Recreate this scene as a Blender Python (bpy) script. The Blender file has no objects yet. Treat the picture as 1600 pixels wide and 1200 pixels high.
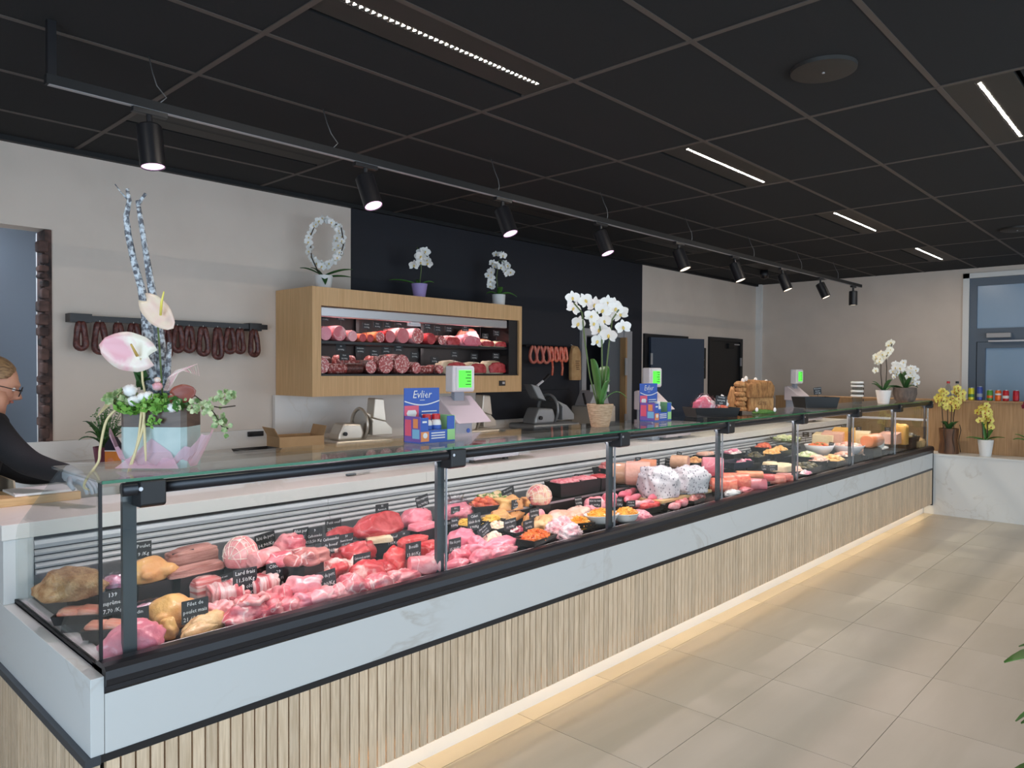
import bpy, bmesh, math, random
from mathutils import Vector, Matrix, noise
random.seed(7)
PI = math.pi
SC = bpy.context.scene
COL = SC.collection
def lin(c):
    return tuple(((v/255)/12.92 if v/255 <= .04045 else ((v/255+.055)/1.055)**2.4) for v in c)
# ---------------------------------------------------------------- camera
cam_d = bpy.data.cameras.new('camera'); cam_d.sensor_width = 36; cam_d.lens = 36*1155/1600
cam_d.clip_start = .02
cam = bpy.data.objects.new('camera', cam_d); COL.objects.link(cam)
RX = (0.683969, -0.729495, 0.004749); RY = (0.010105, 0.015983, 0.999821); RZ = (-0.729441, -0.683799, 0.018303)
cam.matrix_world = Matrix(((RX[0], RY[0], RZ[0], -.718), (RX[1], RY[1], RZ[1], -2.225), (RX[2], RY[2], RZ[2], 1.6), (0, 0, 0, 1)))
SC.camera = cam
# ---------------------------------------------------------------- world, daylight, exposure
w = bpy.data.worlds.new('World'); SC.world = w; w.use_nodes = True
bg = w.node_tree.nodes['Background']; bg.inputs[0].default_value = (.62, .78, 1, 1); bg.inputs[1].default_value = .5
def area(name, loc, rot, sx, sy, power, col, parent=None, spread=PI):
    d = bpy.data.lights.new(name, 'AREA'); d.shape = 'RECTANGLE'; d.size = sx; d.size_y = sy
    d.energy = power; d.color = col; d.spread = spread
    o = bpy.data.objects.new(name, d); COL.objects.link(o); o.location = loc; o.rotation_euler = rot
    o.parent = parent
    return o
# daylight entering through the shop windows behind the customer side
area('daylight', (3.4, -5.35, 1.45), (PI/2, 0, 0), 9.0, 2.3, 84, (.70, .86, 1.0))
area('daylight', (-2.85, -2.6, 1.45), (PI/2, 0, -PI/2), 4.0, 2.3, 78, (.60, .80, 1.0))
SC.view_settings.view_transform = 'Standard'; SC.view_settings.look = 'None'
SC.view_settings.exposure = 0.88; SC.view_settings.gamma = 1; SC.view_settings.use_curve_mapping = False

# ---------------------------------------------------------------- materials
MATS = {}
def mat(name, col, rough=.5, metal=0., col2=None, scale=8., stretch=(1, 1, 1), detail=4., sharp=(.35, .65),
        bump=0., bscale=None, rand=0., spec=.5, emit=None, estr=0., coat=0., kind='noise', trans=0., alpha=1., vein=None):
    m = bpy.data.materials.new(name); m.use_nodes = True; MATS[name] = m
    nt = m.node_tree; b = nt.nodes['Principled BSDF']; L = nt.links.new
    c1 = lin(col) + (1,)
    b.inputs['Base Color'].default_value = c1; b.inputs['Roughness'].default_value = rough
    b.inputs['Metallic'].default_value = metal; b.inputs['Specular IOR Level'].default_value = spec
    b.inputs['Coat Weight'].default_value = coat; b.inputs['Transmission Weight'].default_value = trans
    b.inputs['Alpha'].default_value = alpha
    if emit:
        b.inputs['Emission Color'].default_value = lin(emit) + (1,); b.inputs['Emission Strength'].default_value = estr
    if col2 or bump:
        tc = nt.nodes.new('ShaderNodeTexCoord'); mp = nt.nodes.new('ShaderNodeMapping')
        mp.inputs['Scale'].default_value = stretch
        oi = nt.nodes.new('ShaderNodeObjectInfo'); vm = nt.nodes.new('ShaderNodeVectorMath'); vm.operation = 'ADD'
        ml = nt.nodes.new('ShaderNodeMath'); ml.operation = 'MULTIPLY'; ml.inputs[1].default_value = 37.
        L(oi.outputs['Random'], ml.inputs[0]); L(tc.outputs['Object'], vm.inputs[0]); L(ml.outputs[0], vm.inputs[1])
        L(vm.outputs[0], mp.inputs['Vector'])
        if kind == 'voronoi':
            n = nt.nodes.new('ShaderNodeTexVoronoi'); n.inputs['Scale'].default_value = scale; fac = n.outputs['Distance']
        elif kind == 'wave':
            n = nt.nodes.new('ShaderNodeTexWave'); n.inputs['Scale'].default_value = scale
            n.inputs['Distortion'].default_value = 6; n.inputs['Detail'].default_value = 3; n.inputs['Detail Scale'].default_value = 1.5; fac = n.outputs['Fac']
        else:
            n = nt.nodes.new('ShaderNodeTexNoise'); n.inputs['Scale'].default_value = scale; n.inputs['Detail'].default_value = detail
            n.inputs['Distortion'].default_value = .4; fac = n.outputs['Fac']
        L(mp.outputs[0], n.inputs['Vector'])
        if col2:
            r = nt.nodes.new('ShaderNodeValToRGB'); r.color_ramp.elements[0].position = sharp[0]; r.color_ramp.elements[1].position = sharp[1]
            r.color_ramp.elements[0].color = c1; r.color_ramp.elements[1].color = lin(col2) + (1,)
            L(fac, r.inputs[0]); src = r.outputs[0]
            if rand:
                hs = nt.nodes.new('ShaderNodeHueSaturation'); mr = nt.nodes.new('ShaderNodeMapRange')
                mr.inputs['To Min'].default_value = 1-rand; mr.inputs['To Max'].default_value = 1+rand
                L(oi.outputs['Random'], mr.inputs['Value']); L(mr.outputs[0], hs.inputs['Value']); L(src, hs.inputs['Color']); src = hs.outputs[0]
            if vein:
                nv = nt.nodes.new('ShaderNodeTexNoise'); nv.inputs['Scale'].default_value = vein[1]; nv.inputs['Detail'].default_value = 2; nv.inputs['Distortion'].default_value = .8
                L(mp.outputs[0], nv.inputs['Vector'])
                v1 = nt.nodes.new('ShaderNodeMath'); v1.operation = 'SUBTRACT'; v1.inputs[1].default_value = .5; L(nv.outputs['Fac'], v1.inputs[0])
                v2 = nt.nodes.new('ShaderNodeMath'); v2.operation = 'ABSOLUTE'; L(v1.outputs[0], v2.inputs[0])
                v3 = nt.nodes.new('ShaderNodeMapRange'); v3.inputs['From Min'].default_value = 0; v3.inputs['From Max'].default_value = vein[2]; v3.inputs['To Min'].default_value = vein[3]; v3.inputs['To Max'].default_value = 0
                L(v2.outputs[0], v3.inputs['Value'])
                vx = nt.nodes.new('ShaderNodeMix'); vx.data_type = 'RGBA'; L(v3.outputs[0], vx.inputs['Factor']); L(src, vx.inputs['A']); vx.inputs['B'].default_value = lin(vein[0]) + (1,)
                src = vx.outputs['Result']
            L(src, b.inputs['Base Color'])
        if bump:
            bp = nt.nodes.new('ShaderNodeBump'); bp.inputs['Strength'].default_value = bump; bp.inputs['Distance'].default_value = .01
            if bscale:
                n2 = nt.nodes.new('ShaderNodeTexNoise'); n2.inputs['Scale'].default_value = bscale; n2.inputs['Detail'].default_value = 3
                L(mp.outputs[0], n2.inputs['Vector']); fac = n2.outputs['Fac']
            L(fac, bp.inputs['Height']); L(bp.outputs[0], b.inputs['Normal'])
    return m
def thin_glass(name, tint, ior=1.45, rough=0.):
    m = bpy.data.materials.new(name); m.use_nodes = True; MATS[name] = m
    nt = m.node_tree; nt.nodes.remove(nt.nodes['Principled BSDF']); out = nt.nodes['Material Output']; L = nt.links.new
    t = nt.nodes.new('ShaderNodeBsdfTransparent'); t.inputs[0].default_value = tint + (1,)
    g = nt.nodes.new('ShaderNodeBsdfGlossy'); g.inputs['Roughness'].default_value = rough
    lw = nt.nodes.new('ShaderNodeLayerWeight'); lw.inputs[0].default_value = .5
    pw = nt.nodes.new('ShaderNodeMath'); pw.operation = 'POWER'; pw.inputs[1].default_value = 5.; L(lw.outputs['Facing'], pw.inputs[0])
    f = nt.nodes.new('ShaderNodeMath'); f.operation = 'MULTIPLY_ADD'; f0 = ((ior-1)/(ior+1))**2; f.inputs[1].default_value = .7; f.inputs[2].default_value = f0; L(pw.outputs[0], f.inputs[0])
    x = nt.nodes.new('ShaderNodeMixShader'); L(f.outputs[0], x.inputs[0]); L(t.outputs[0], x.inputs[1]); L(g.outputs[0], x.inputs[2]); L(x.outputs[0], out.inputs[0])
    return m
def marble(name, base, vein, scale=1.0):
    m = bpy.data.materials.new(name); m.use_nodes = True; MATS[name] = m
    nt = m.node_tree; b = nt.nodes['Principled BSDF']; L = nt.links.new
    tc = nt.nodes.new('ShaderNodeTexCoord'); mp = nt.nodes.new('ShaderNodeMapping')
    mp.inputs['Scale'].default_value = (scale, scale, scale*1.5); mp.inputs['Rotation'].default_value = (.3, .5, .4); L(tc.outputs['Object'], mp.inputs['Vector'])
    n = nt.nodes.new('ShaderNodeTexNoise'); n.inputs['Scale'].default_value = 1.6; n.inputs['Detail'].default_value = 7; n.inputs['Distortion'].default_value = 1.2
    L(mp.outputs[0], n.inputs['Vector'])
    ab = nt.nodes.new('ShaderNodeMath'); ab.operation = 'SUBTRACT'; ab.inputs[1].default_value = .5; L(n.outputs['Fac'], ab.inputs[0])
    a2 = nt.nodes.new('ShaderNodeMath'); a2.operation = 'ABSOLUTE'; L(ab.outputs[0], a2.inputs[0])
    r = nt.nodes.new('ShaderNodeValToRGB'); e = r.color_ramp.elements; e[0].position = 0; e[0].color = (.34, .34, .34, 1); e[1].position = .022; e[1].color = (0, 0, 0, 1)
    L(a2.outputs[0], r.inputs[0])
    n2 = nt.nodes.new('ShaderNodeTexNoise'); n2.inputs['Scale'].default_value = 1.1; L(mp.outputs[0], n2.inputs['Vector'])
    r2 = nt.nodes.new('ShaderNodeValToRGB'); r2.color_ramp.elements[0].position = .45; r2.color_ramp.elements[1].position = .72; L(n2.outputs['Fac'], r2.inputs[0])
    mu = nt.nodes.new('ShaderNodeMath'); mu.operation = 'MULTIPLY'; L(r.outputs[0], mu.inputs[0]); L(r2.outputs[0], mu.inputs[1])
    mx = nt.nodes.new('ShaderNodeMix'); mx.data_type = 'RGBA'; L(mu.outputs[0], mx.inputs['Factor'])
    mx.inputs['A'].default_value = lin(base) + (1,); mx.inputs['B'].default_value = lin(vein) + (1,)
    L(mx.outputs['Result'], b.inputs['Base Color']); b.inputs['Roughness'].default_value = .28
    return m
# the room
mat('wall_white', (226, 211, 198), .85, col2=(221, 206, 193), scale=3, bump=.05, bscale=120)
mat('wall_dark', (30, 31, 39), .7, bump=.05, bscale=150)
mat('ceiling_tile', (23, 22, 23), .95, col2=(21, 20, 21), scale=60, bump=.1, bscale=300)
mat('ceiling_grid', (80, 71, 66), .6)
mat('lum_panel', (42, 39, 36), .6)
mat('floor_tile', (186, 176, 160), .32, col2=(174, 164, 147), scale=1.3, stretch=(.6, 3, 1), detail=7, bump=.03, bscale=40, rand=.02)
mat('grout', (165, 158, 148), .9)
marble('marble', (214, 214, 212), (150, 128, 100), 1.1)
marble('marble_ledge', (228, 222, 216), (190, 165, 130), 1.3)
mat('oak_slat', (234, 208, 178), .55, col2=(210, 182, 150), scale=9, stretch=(14, 14, .9), detail=6, rand=.10, bump=.08)
mat('oak', (222, 180, 130), .5, col2=(206, 163, 113), scale=6, stretch=(16, 16, .5), detail=5, bump=.04)
mat('oak_low', (186, 148, 106), .5, col2=(165, 126, 86), scale=6, stretch=(16, 16, .5), detail=5, bump=.04)
mat('oakl', (214, 178, 128), .55, col2=(196, 158, 108), scale=8, stretch=(1, 9, 9), detail=4)
mat('black', (28, 27, 30), .38)
mat('black_matt', (16, 16, 18), .6)
mat('slat_back', (22, 20, 18), .9)
mat('post_grey', (78, 82, 88), .4, metal=.6)
mat('profile', (40, 39, 43), .33, metal=.3)
mat('alu', (196, 196, 200), .32, metal=.75)
mat('alu_dull', (172, 170, 172), .5, metal=.3)
mat('shutter', (205, 205, 208), .38, metal=.15)
mat('steel', (200, 196, 190), .22, metal=.95)
mat('white', (235, 233, 230), .5)
mat('white_plastic', (215, 212, 216), .4)
mat('deck', (60, 58, 60), .35, metal=.4)
mat('lip', (232, 224, 228), .3)
mat('tray_black', (24, 23, 25), .35)
mat('door_blue', (52, 64, 82), .5)
mat('door_black', (36, 34, 34), .55)
mat('frame_dark', (30, 29, 31), .5)
mat('frame_grey', (96, 108, 122), .5)
mat('grey_panel', (150, 158, 168), .6)
mat('brick_jamb', (112, 84, 76), .9, col2=(44, 38, 38), scale=9, detail=8, bump=.6)
mat('edge_green', (40, 132, 92), .1, trans=.3)
mat('door_glass', (146, 174, 200), .25, col2=(160, 184, 208), scale=1.0, stretch=(1, 1, .6), spec=.6)
thin_glass('glass', (.93, .955, .945))
thin_glass('film', (.92, .92, .94), 1.5, .12)
thin_glass('clear_plastic', (.86, .88, .88), 1.5, .05)
mat('led_white', (255, 255, 255), .5, emit=(255, 240, 222), estr=620)
mat('led_spot_pink', (255, 235, 250), .5, emit=(255, 196, 246), estr=1.0)
mat('led_spot_warm', (255, 240, 225), .5, emit=(255, 234, 206), estr=1.2)
mat('led_warm', (255, 230, 180), .5, emit=(255, 224, 160), estr=6)
mat('room_fill_glow', (255, 255, 255), .5, emit=(225, 238, 255), estr=18)  # glow of the added, out-of-view fill lamp in the back room
mat('cable', (140, 138, 138), .4, metal=.7)
mat('screen_green', (60, 200, 60), .4, emit=(92, 225, 70), estr=.55)
mat('ink_dark', (30, 70, 35), .6)
mat('chalk', (238, 238, 236), .7)
mat('slate', (38, 40, 44), .6)

# ---------------------------------------------------------------- mesh helpers
class MB:
    def __init__(s): s.v = []; s.f = []; s.m = []; s.cur = 0
    def add(s, vs, fs):
        o = len(s.v); s.v += [tuple(v) for v in vs]; s.f += [tuple(i+o for i in f) for f in fs]; s.m += [s.cur]*len(fs); return s
    def box(s, x0, x1, y0, y1, z0, z1):
        vs = [(x, y, z) for z in (z0, z1) for y in (y0, y1) for x in (x0, x1)]
        return s.add(vs, [(0, 2, 3, 1), (4, 5, 7, 6), (0, 1, 5, 4), (2, 6, 7, 3), (0, 4, 6, 2), (1, 3, 7, 5)])
    def prism(s, pts, axis, a, b):
        # pts: outline in the two other axes, extruded along axis from a to b
        def mk(p, t):
            return (t, p[0], p[1]) if axis == 0 else (p[0], t, p[1]) if axis == 1 else (p[0], p[1], t)
        n = len(pts); vs = [mk(p, a) for p in pts] + [mk(p, b) for p in pts]
        return s.add(vs, [tuple(range(n))[::-1], tuple(range(n, 2*n))] + [(i, (i+1) % n, n+(i+1) % n, n+i) for i in range(n)])
    def tube(s, pts, r, n=8, cap=True):
        pts = [Vector(p) for p in pts]; rs = r if isinstance(r, (list, tuple)) else [r]*len(pts)
        vs = []; a = None
        for i, p in enumerate(pts):
            t = (pts[min(i+1, len(pts)-1)]-pts[max(i-1, 0)]).normalized()
            if a is None: a = t.cross(Vector((.13, .21, .97)) if abs(t.z) < .95 else Vector((1, .1, 0)))
            a = (a-t*a.dot(t)).normalized(); b = t.cross(a)
            for k in range(n):
                q = 2*PI*k/n; vs.append(p + (a*math.cos(q)+b*math.sin(q))*rs[i])
        fs = [(i*n+k, i*n+(k+1) % n, (i+1)*n+(k+1) % n, (i+1)*n+k) for i in range(len(pts)-1) for k in range(n)]
        if cap: fs += [tuple(range(n))[::-1], tuple(range((len(pts)-1)*n, len(pts)*n))]
        return s.add(vs, fs)
    def lathe(s, prof, n=24, c=(0, 0, 0), sx=1, sy=1):
        vs = [(c[0]+r*sx*math.cos(2*PI*k/n), c[1]+r*sy*math.sin(2*PI*k/n), c[2]+z) for r, z in prof for k in range(n)]
        fs = [(i*n+k, i*n+(k+1) % n, (i+1)*n+(k+1) % n, (i+1)*n+k) for i in range(len(prof)-1) for k in range(n)]
        if prof[0][0] > 1e-5: fs.append(tuple(range(n))[::-1])
        if prof[-1][0] > 1e-5: fs.append(tuple(range((len(prof)-1)*n, len(prof)*n)))
        return s.add(vs, fs)
    def ball(s, c, rx, ry=None, rz=None, nu=10, nv=7, fn=None):
        ry = ry or rx; rz = rz or rx; vs = []
        for j in range(nv+1):
            th = PI*j/nv
            for k in range(nu):
                ph = 2*PI*k/nu; p = Vector((math.sin(th)*math.cos(ph), math.sin(th)*math.sin(ph), math.cos(th)))
                if fn: p = fn(p)
                vs.append((c[0]+p.x*rx, c[1]+p.y*ry, c[2]+p.z*rz))
        fs = [(j*nu+k, (j+1)*nu+k, (j+1)*nu+(k+1) % nu, j*nu+(k+1) % nu) for j in range(nv) for k in range(nu)]
        return s.add(vs, fs)
    def xform(s, M, start=0):
        for i in range(start, len(s.v)): s.v[i] = tuple(M @ Vector(s.v[i]))
        return s
    def mesh(s, name, mats, smooth=False):
        me = bpy.data.meshes.new(name); me.from_pydata(s.v, [], s.f)
        for m in (mats if isinstance(mats, (list, tuple)) else [mats]): me.materials.append(MATS[m])
        for p, mi in zip(me.polygons, s.m): p.material_index = mi; p.use_smooth = smooth
        if smooth:
            bm = bmesh.new(); bm.from_mesh(me); bmesh.ops.remove_doubles(bm, verts=bm.verts, dist=1e-6)
            bmesh.ops.recalc_face_normals(bm, faces=bm.faces); bm.to_mesh(me); bm.free()
        else:
            bm = bmesh.new(); bm.from_mesh(me); bmesh.ops.recalc_face_normals(bm, faces=bm.faces); bm.to_mesh(me); bm.free()
        me.update(); return me
    def build(s, name, mats, parent=None, smooth=False, bevel=0., angle=None):
        return link(name, s.mesh(name, mats, smooth or angle is not None), parent, bevel=bevel, angle=angle)
def link(name, me, parent=None, loc=None, rot=None, bevel=0., angle=None):
    o = bpy.data.objects.new(name, me); COL.objects.link(o); o.parent = parent
    if loc is not None: o.location = loc
    if rot is not None: o.rotation_euler = rot
    if bevel:
        b = o.modifiers.new('bevel', 'BEVEL'); b.width = bevel; b.segments = 2; b.limit_method = 'ANGLE'; b.angle_limit = .6
    if angle is not None:
        try: me.set_sharp_from_angle(angle=angle)
        except Exception: pass
    return o
def tag(o, label, cat, group=None, kind=None):
    if label: o['label'] = label
    if cat: o['category'] = cat
    if group: o['group'] = group
    if kind: o['kind'] = kind
    return o
def thing(name, label, cat, loc=(0, 0, 0), rz=0., group=None):
    o = bpy.data.objects.new(name, None); COL.objects.link(o); o.location = loc; o.rotation_euler = (0, 0, rz)
    o.empty_display_size = .05
    return tag(o, label, cat, group)
def struct(o): o['kind'] = 'structure'; return o
def B(*a): return MB().box(*a)
VIEW = -.8175            # turn that makes a thing's local x run across the customer's view

# ---------------------------------------------------------------- lettering, made first while the scene is small
TEXT = {}
def make_texts(lines):
    objs = []
    for t in lines:
        c = bpy.data.curves.new('text', 'FONT'); c.body = t; c.align_x = 'CENTER'; c.align_y = 'CENTER'; c.size = 1; c.resolution_u = 1
        o = bpy.data.objects.new('text', c); COL.objects.link(o); objs.append((t, o))
    dg = bpy.context.evaluated_depsgraph_get(); dg.update()
    for t, o in objs:
        me = bpy.data.meshes.new_from_object(o.evaluated_get(dg))
        vs = [tuple(v.co) for v in me.vertices]; fs = [tuple(p.vertices) for p in me.polygons]
        wd = max([v[0] for v in vs] or [1])-min([v[0] for v in vs] or [0]); TEXT[t] = (vs, fs, wd)
        bpy.data.meshes.remove(me)
    for t, o in objs:
        c = o.data; bpy.data.objects.remove(o); bpy.data.curves.remove(c)
def put_text(mb, t, cx, cz, y, size, maxw=None, shear=0.):
    # upright lettering facing -y
    vs, fs, wd = TEXT[t]; k = size
    if maxw and wd*k > maxw: k = maxw/wd
    mb.add([(cx+(v[0]+shear*v[1])*k, y, cz+v[1]*min(size, k*1.5)) for v in vs], fs)

def curve(pts, n=5):
    # smooth path through the points
    P_ = [Vector(p) for p in pts]; out = []
    for i in range(len(P_)-1):
        a, b, c, d = P_[max(i-1, 0)], P_[i], P_[i+1], P_[min(i+2, len(P_)-1)]
        for k in range(n):
            t = k/n; out.append(.5*((2*b)+(c-a)*t+(2*a-5*b+4*c-d)*t*t+(3*b-a-3*c+d)*t**3))
    return out+[P_[-1]]
# ================================================================ THE SETTING
# floor: 60 x 60 cm tiles set in grout
fl = struct(B(-3, 10.4, -5.5, 4.2, -.08, -.004).build('floor', 'grout'))
tile_me = B(-.2985, .2985, -.2985, .2985, -.006, 0).mesh('tile', 'floor_tile')
for ix in range(-5, 17):
    for iy in range(0, 10):
        x = ix*.6+.3; y = -.01-.6*iy+.3
        if x > 8.75 or y < -5.3: continue
        link('tile', tile_me, fl, (x, y, 0))
# ceiling: dark 120 x 60 tiles hung in a grid
ZC = 2.925
ce = struct(B(-3, 10.4, -5.5, 4.2, 3.05, 3.13).build('ceiling', 'black_matt'))
XL = [-1.65+1.2*i for i in range(11)]; YL = [-4.9+.6*i for i in range(14)]
tile_me = B(.012, 1.188, .012, .588, 0, .015).mesh('ceiling_tile', 'ceiling_tile')
half_me = B(.012, 1.188, .312, .588, 0, .015).mesh('ceiling_half_tile', 'ceiling_tile')
LUM = [(.75, -.1), (3.15, -.1), (5.55, -.1), (7.95, -.1), (3.15, -1.6), (5.55, -1.6), (.75, 1.7), (3.15, 1.7), (5.55, 1.7), (7.95, 1.7), (.75, -2.2), (-1.65, -.1)]
LK = {(round(a, 2), round(b, 2)) for a, b in LUM}
low_me = B(.012, 1.188, .012, .288, 0, .015).mesh('ceiling_half_tile', 'ceiling_tile')
for x in XL:
    for y in YL:
        k = (round(x, 2), round(y, 2)); k2 = (round(x, 2), round(y+.3, 2))
        if k in LK: link('ceiling_half_tile', half_me, ce, (x, y, ZC))
        elif k2 in LK: link('ceiling_half_tile', low_me, ce, (x, y, ZC))
        else: link('ceiling_tile', tile_me, ce, (x, y, ZC))
for x in XL: B(x-.012, x+.012, -5, 2.8, ZC-.004, ZC+.02).build('grid_bar', 'ceiling_grid', ce)
for y in YL: B(-3, 10.15, y-.012, y+.012, ZC-.003, ZC+.02).build('grid_bar', 'ceiling_grid', ce)
B(-3, 10.15, 2.76, 2.8, ZC-.03, ZC+.02).build('edge_trim', 'black_matt', ce)
# back wall: white left part with an opening, dark middle part, white right part
DW = (5.72, 6.66)
wb = struct(MB().box(.625, 2.74, 2.8, 2.95, 0, 3.05).box(-3, .625, 2.8, 2.95, 2.425, 3.05).build('wall_back_left', 'wall_white'))
struct(MB().box(2.74, 5.72, 2.795, 2.95, 0, 3.05).box(5.72, 6.66, 2.795, 2.95, 2.07, 3.05).box(6.66, 6.95, 2.795, 2.95, 0, 3.05).build('wall_back_middle', 'wall_dark'))
struct(MB().box(6.95, 7.0, 2.8, 2.95, 0, 3.05).box(7.0, 8.0, 2.8, 2.95, 2.05, 3.05).box(8.0, 8.62, 2.8, 2.95, 0, 3.05).box(8.62, 9.58, 2.8, 2.95, 2.07, 3.05).box(9.58, 10.4, 2.8, 2.95, 0, 3.05).build('wall_back_right', 'wall_white'))
struct(MB().box(10.15, 10.4, .03, 2.8, 0, 3.05).box(10.15, 10.4, -5.5, .03, 2.80, 3.05).box(10.15, 10.4, -5.5, -1.15, 0, 2.80).build('wall_right', 'wall_white'))
struct(MB().box(-3.1, -3, -5.5, -4.6, 0, 3.05).box(-3.1, -3, -.6, 4.2, 0, 3.05).box(-3.1, -3, -4.6, -.6, 2.6, 3.05).box(-3.1, -3, -4.6, -.6, 0, .3).build('wall_left', 'wall_white'))
struct(MB().box(-3, -1.1, -5.6, -5.5, 0, 3.05).box(7.9, 10.4, -5.6, -5.5, 0, 3.05).box(-1.1, 7.9, -5.6, -5.5, 2.6, 3.05).box(-1.1, 7.9, -5.6, -5.5, 0, .3).build('wall_front', 'wall_white'))
struct(MB().box(-3, 10.4, 4.1, 4.2, 0, 3.05).build('wall_rear_room', 'grey_panel'))
struct(B(.60, .625, 2.952, 3.02, 0, 2.425).build('trim_1', 'white'))
# raw brick jamb of the opening, brick by brick
jb = struct(B(.588, .624, 2.79, 2.95, 1.0, 2.42).build('trim_2', 'brick_jamb'))
rj = random.Random(3)
z = 1.02
while z < 2.36:
    hb = rj.uniform(.035, .085)
    B(.572-rj.random()*.02, .600+rj.random()*.012, 2.780-rj.random()*.008, 2.86, z, z+hb-.012).build('brick', 'brick_jamb', jb, bevel=.012)
    z += hb
# corner pipe casing where back and right walls meet
struct(B(10.08, 10.15, 2.72, 2.8, 0, 2.93).build('trim_3', 'white'))
struct(B(10.13, 10.15, -.02, .05, 0, 2.86).build('trim_4', 'white'))
struct(B(10.13, 10.15, -1.2, .05, 2.80, 2.86).build('trim_5', 'white'))
# glazed door at the far right with a fanlight
d = struct(MB().box(10.17, 10.25, -.10, 0.0, 0, 2.80).box(10.17, 10.25, -1.15, -.10, 2.70, 2.80).box(10.17, 10.25, -1.15, -.10, 1.99, 2.16).box(10.17, 10.25, -1.15, -1.05, 0, 2.70).build('door_1', 'frame_grey'))
B(10.20, 10.215, -1.05, -.10, 2.16, 2.70).build('fanlight_pane', 'door_glass', d)
MB().box(10.16, 10.23, -.20, -.11, .02, 1.985).box(10.16, 10.23, -1.04, -.95, .02, 1.985).box(10.16, 10.23, -.95, -.20, 1.91, 1.985).box(10.16, 10.23, -.95, -.20, .02, .25).build('door_leaf', 'frame_grey', d)
B(10.20, 10.21, -.95, -.20, .25, 1.91).build('pane', 'door_glass', d)
B(10.08, 10.16, -.48, -.22, 2.035, 2.095).build('door_closer', 'alu_dull', d, bevel=.006)
B(10.10, 10.12, -.95, -.24, 1.985, 2.005).build('closer_arm', 'alu', d)
struct(B(10.4, 10.45, -1.4, .4, 0, 3).build('wall_porch', 'door_glass'))
# metal framed doorway in the dark wall
d = struct(MB().box(5.72, 5.80, 2.76, 2.97, 0, 2.07).box(6.50, 6.66, 2.74, 2.97, 0, 2.07).box(5.80, 6.50, 2.76, 2.97, 1.99, 2.07).build('door_2', 'alu_dull'))
B(6.47, 6.50, 2.70, 2.78, 0, 1.99).build('door_leaf', 'oak_low', d)
MB().box(6.45, 6.50, 2.69, 2.70, 1.55, 1.75).box(6.45, 6.50, 2.69, 2.70, .9, 1.1).build('hinge', 'alu', d)
struct(B(5.6, 6.8, 3.3, 3.4, 0, 2.6).build('wall_corridor', 'wall_dark'))
pn = struct(B(5.80, 6.12, 3.1, 3.12, .2, 1.72).build('door_5', 'grey_panel'))
B(5.84, 6.08, 3.085, 3.1, 1.52, 1.66).build('notice_plate', 'edge_green', pn)
# blue door standing ajar and black door, in the white right part
d = struct(MB().box(6.98, 7.05, 2.77, 2.93, 0, 2.06).box(7.96, 8.02, 2.77, 2.93, 0, 2.06).box(7.05, 7.96, 2.77, 2.93, 2.02, 2.06).build('door_3', 'frame_dark'))
lf = B(0, .93, -.04, 0, .01, 2.015).build('door_leaf', 'door_blue', d); lf.location = (7.05, 2.76, 0); lf.rotation_euler = (0, 0, -math.radians(14))
MB().box(-.012, .02, -.052, -.04, 1.68, 1.82).box(-.012, .02, -.052, -.04, .3, .44).build('hinge', 'alu', lf)
MB().tube([(.86, -.04, 1.05), (.86, -.09, 1.05), (.76, -.09, 1.05)], .01).build('door_handle', 'alu', lf)
struct(B(7.0, 8.0, 3.0, 3.02, 0, 2.05).build('wall_store', 'wall_dark'))
d = struct(MB().box(8.60, 8.67, 2.77, 2.93, 0, 2.08).box(9.53, 9.60, 2.77, 2.93, 0, 2.08).box(8.67, 9.53, 2.77, 2.93, 2.03, 2.08).build('door_4', 'frame_dark'))
B(8.67, 9.53, 2.80, 2.85, .01, 2.03).build('door_leaf', 'door_black', d)
B(9.15, 9.32, 2.765, 2.80, 1.93, 2.0).build('door_closer', 'black_matt', d)
B(9.25, 9.5, 2.77, 2.785, 1.985, 2.0).build('closer_arm', 'alu', d)
MB().box(9.51, 9.545, 2.755, 2.77, 1.68, 1.80).box(9.51, 9.545, 2.755, 2.77, .3, .42).build('hinge', 'alu', d)
# dark switch panel between the two doors
t = thing('switch_panel', 'narrow black control box on the wall between the blue and black doors', 'control box', (8.30, 2.78, 1.5))
MB().box(-.13, .13, -.05, .02, 0, .42).build('housing', 'door_black', t, bevel=.01); 
for k in range(4): MB().box(.02+.03*(k % 2), .035+.03*(k % 2), -.056, -.05, .30-.05*k, .315-.05*k).build('button', 'alu', t)
# shop windows behind the customer
for n, (x0, x1) in enumerate([(-1.1, 1.9), (1.9, 4.9), (4.9, 7.9)]):
    d = struct(MB().box(x0, x0+.06, -5.6, -5.5, .3, 2.6).box(x1-.06, x1, -5.6, -5.5, .3, 2.6).box(x0+.06, x1-.06, -5.6, -5.5, 2.52, 2.6).box(x0+.06, x1-.06, -5.6, -5.5, .3, .38).build('window_%d' % (n+1), 'frame_grey'))
    B(x0+.06, x1-.06, -5.56, -5.55, .38, 2.52).build('pane', 'glass', d)
d = struct(MB().box(-3.1, -3, -4.6, -4.54, .3, 2.6).box(-3.1, -3, -.66, -.6, .3, 2.6).box(-3.1, -3, -4.54, -.66, 2.52, 2.6).box(-3.1, -3, -4.54, -.66, .3, .38).build('window_4', 'frame_grey'))
B(-3.06, -3.05, -4.54, -.66, .38, 2.52).build('pane', 'glass', d)

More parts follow.
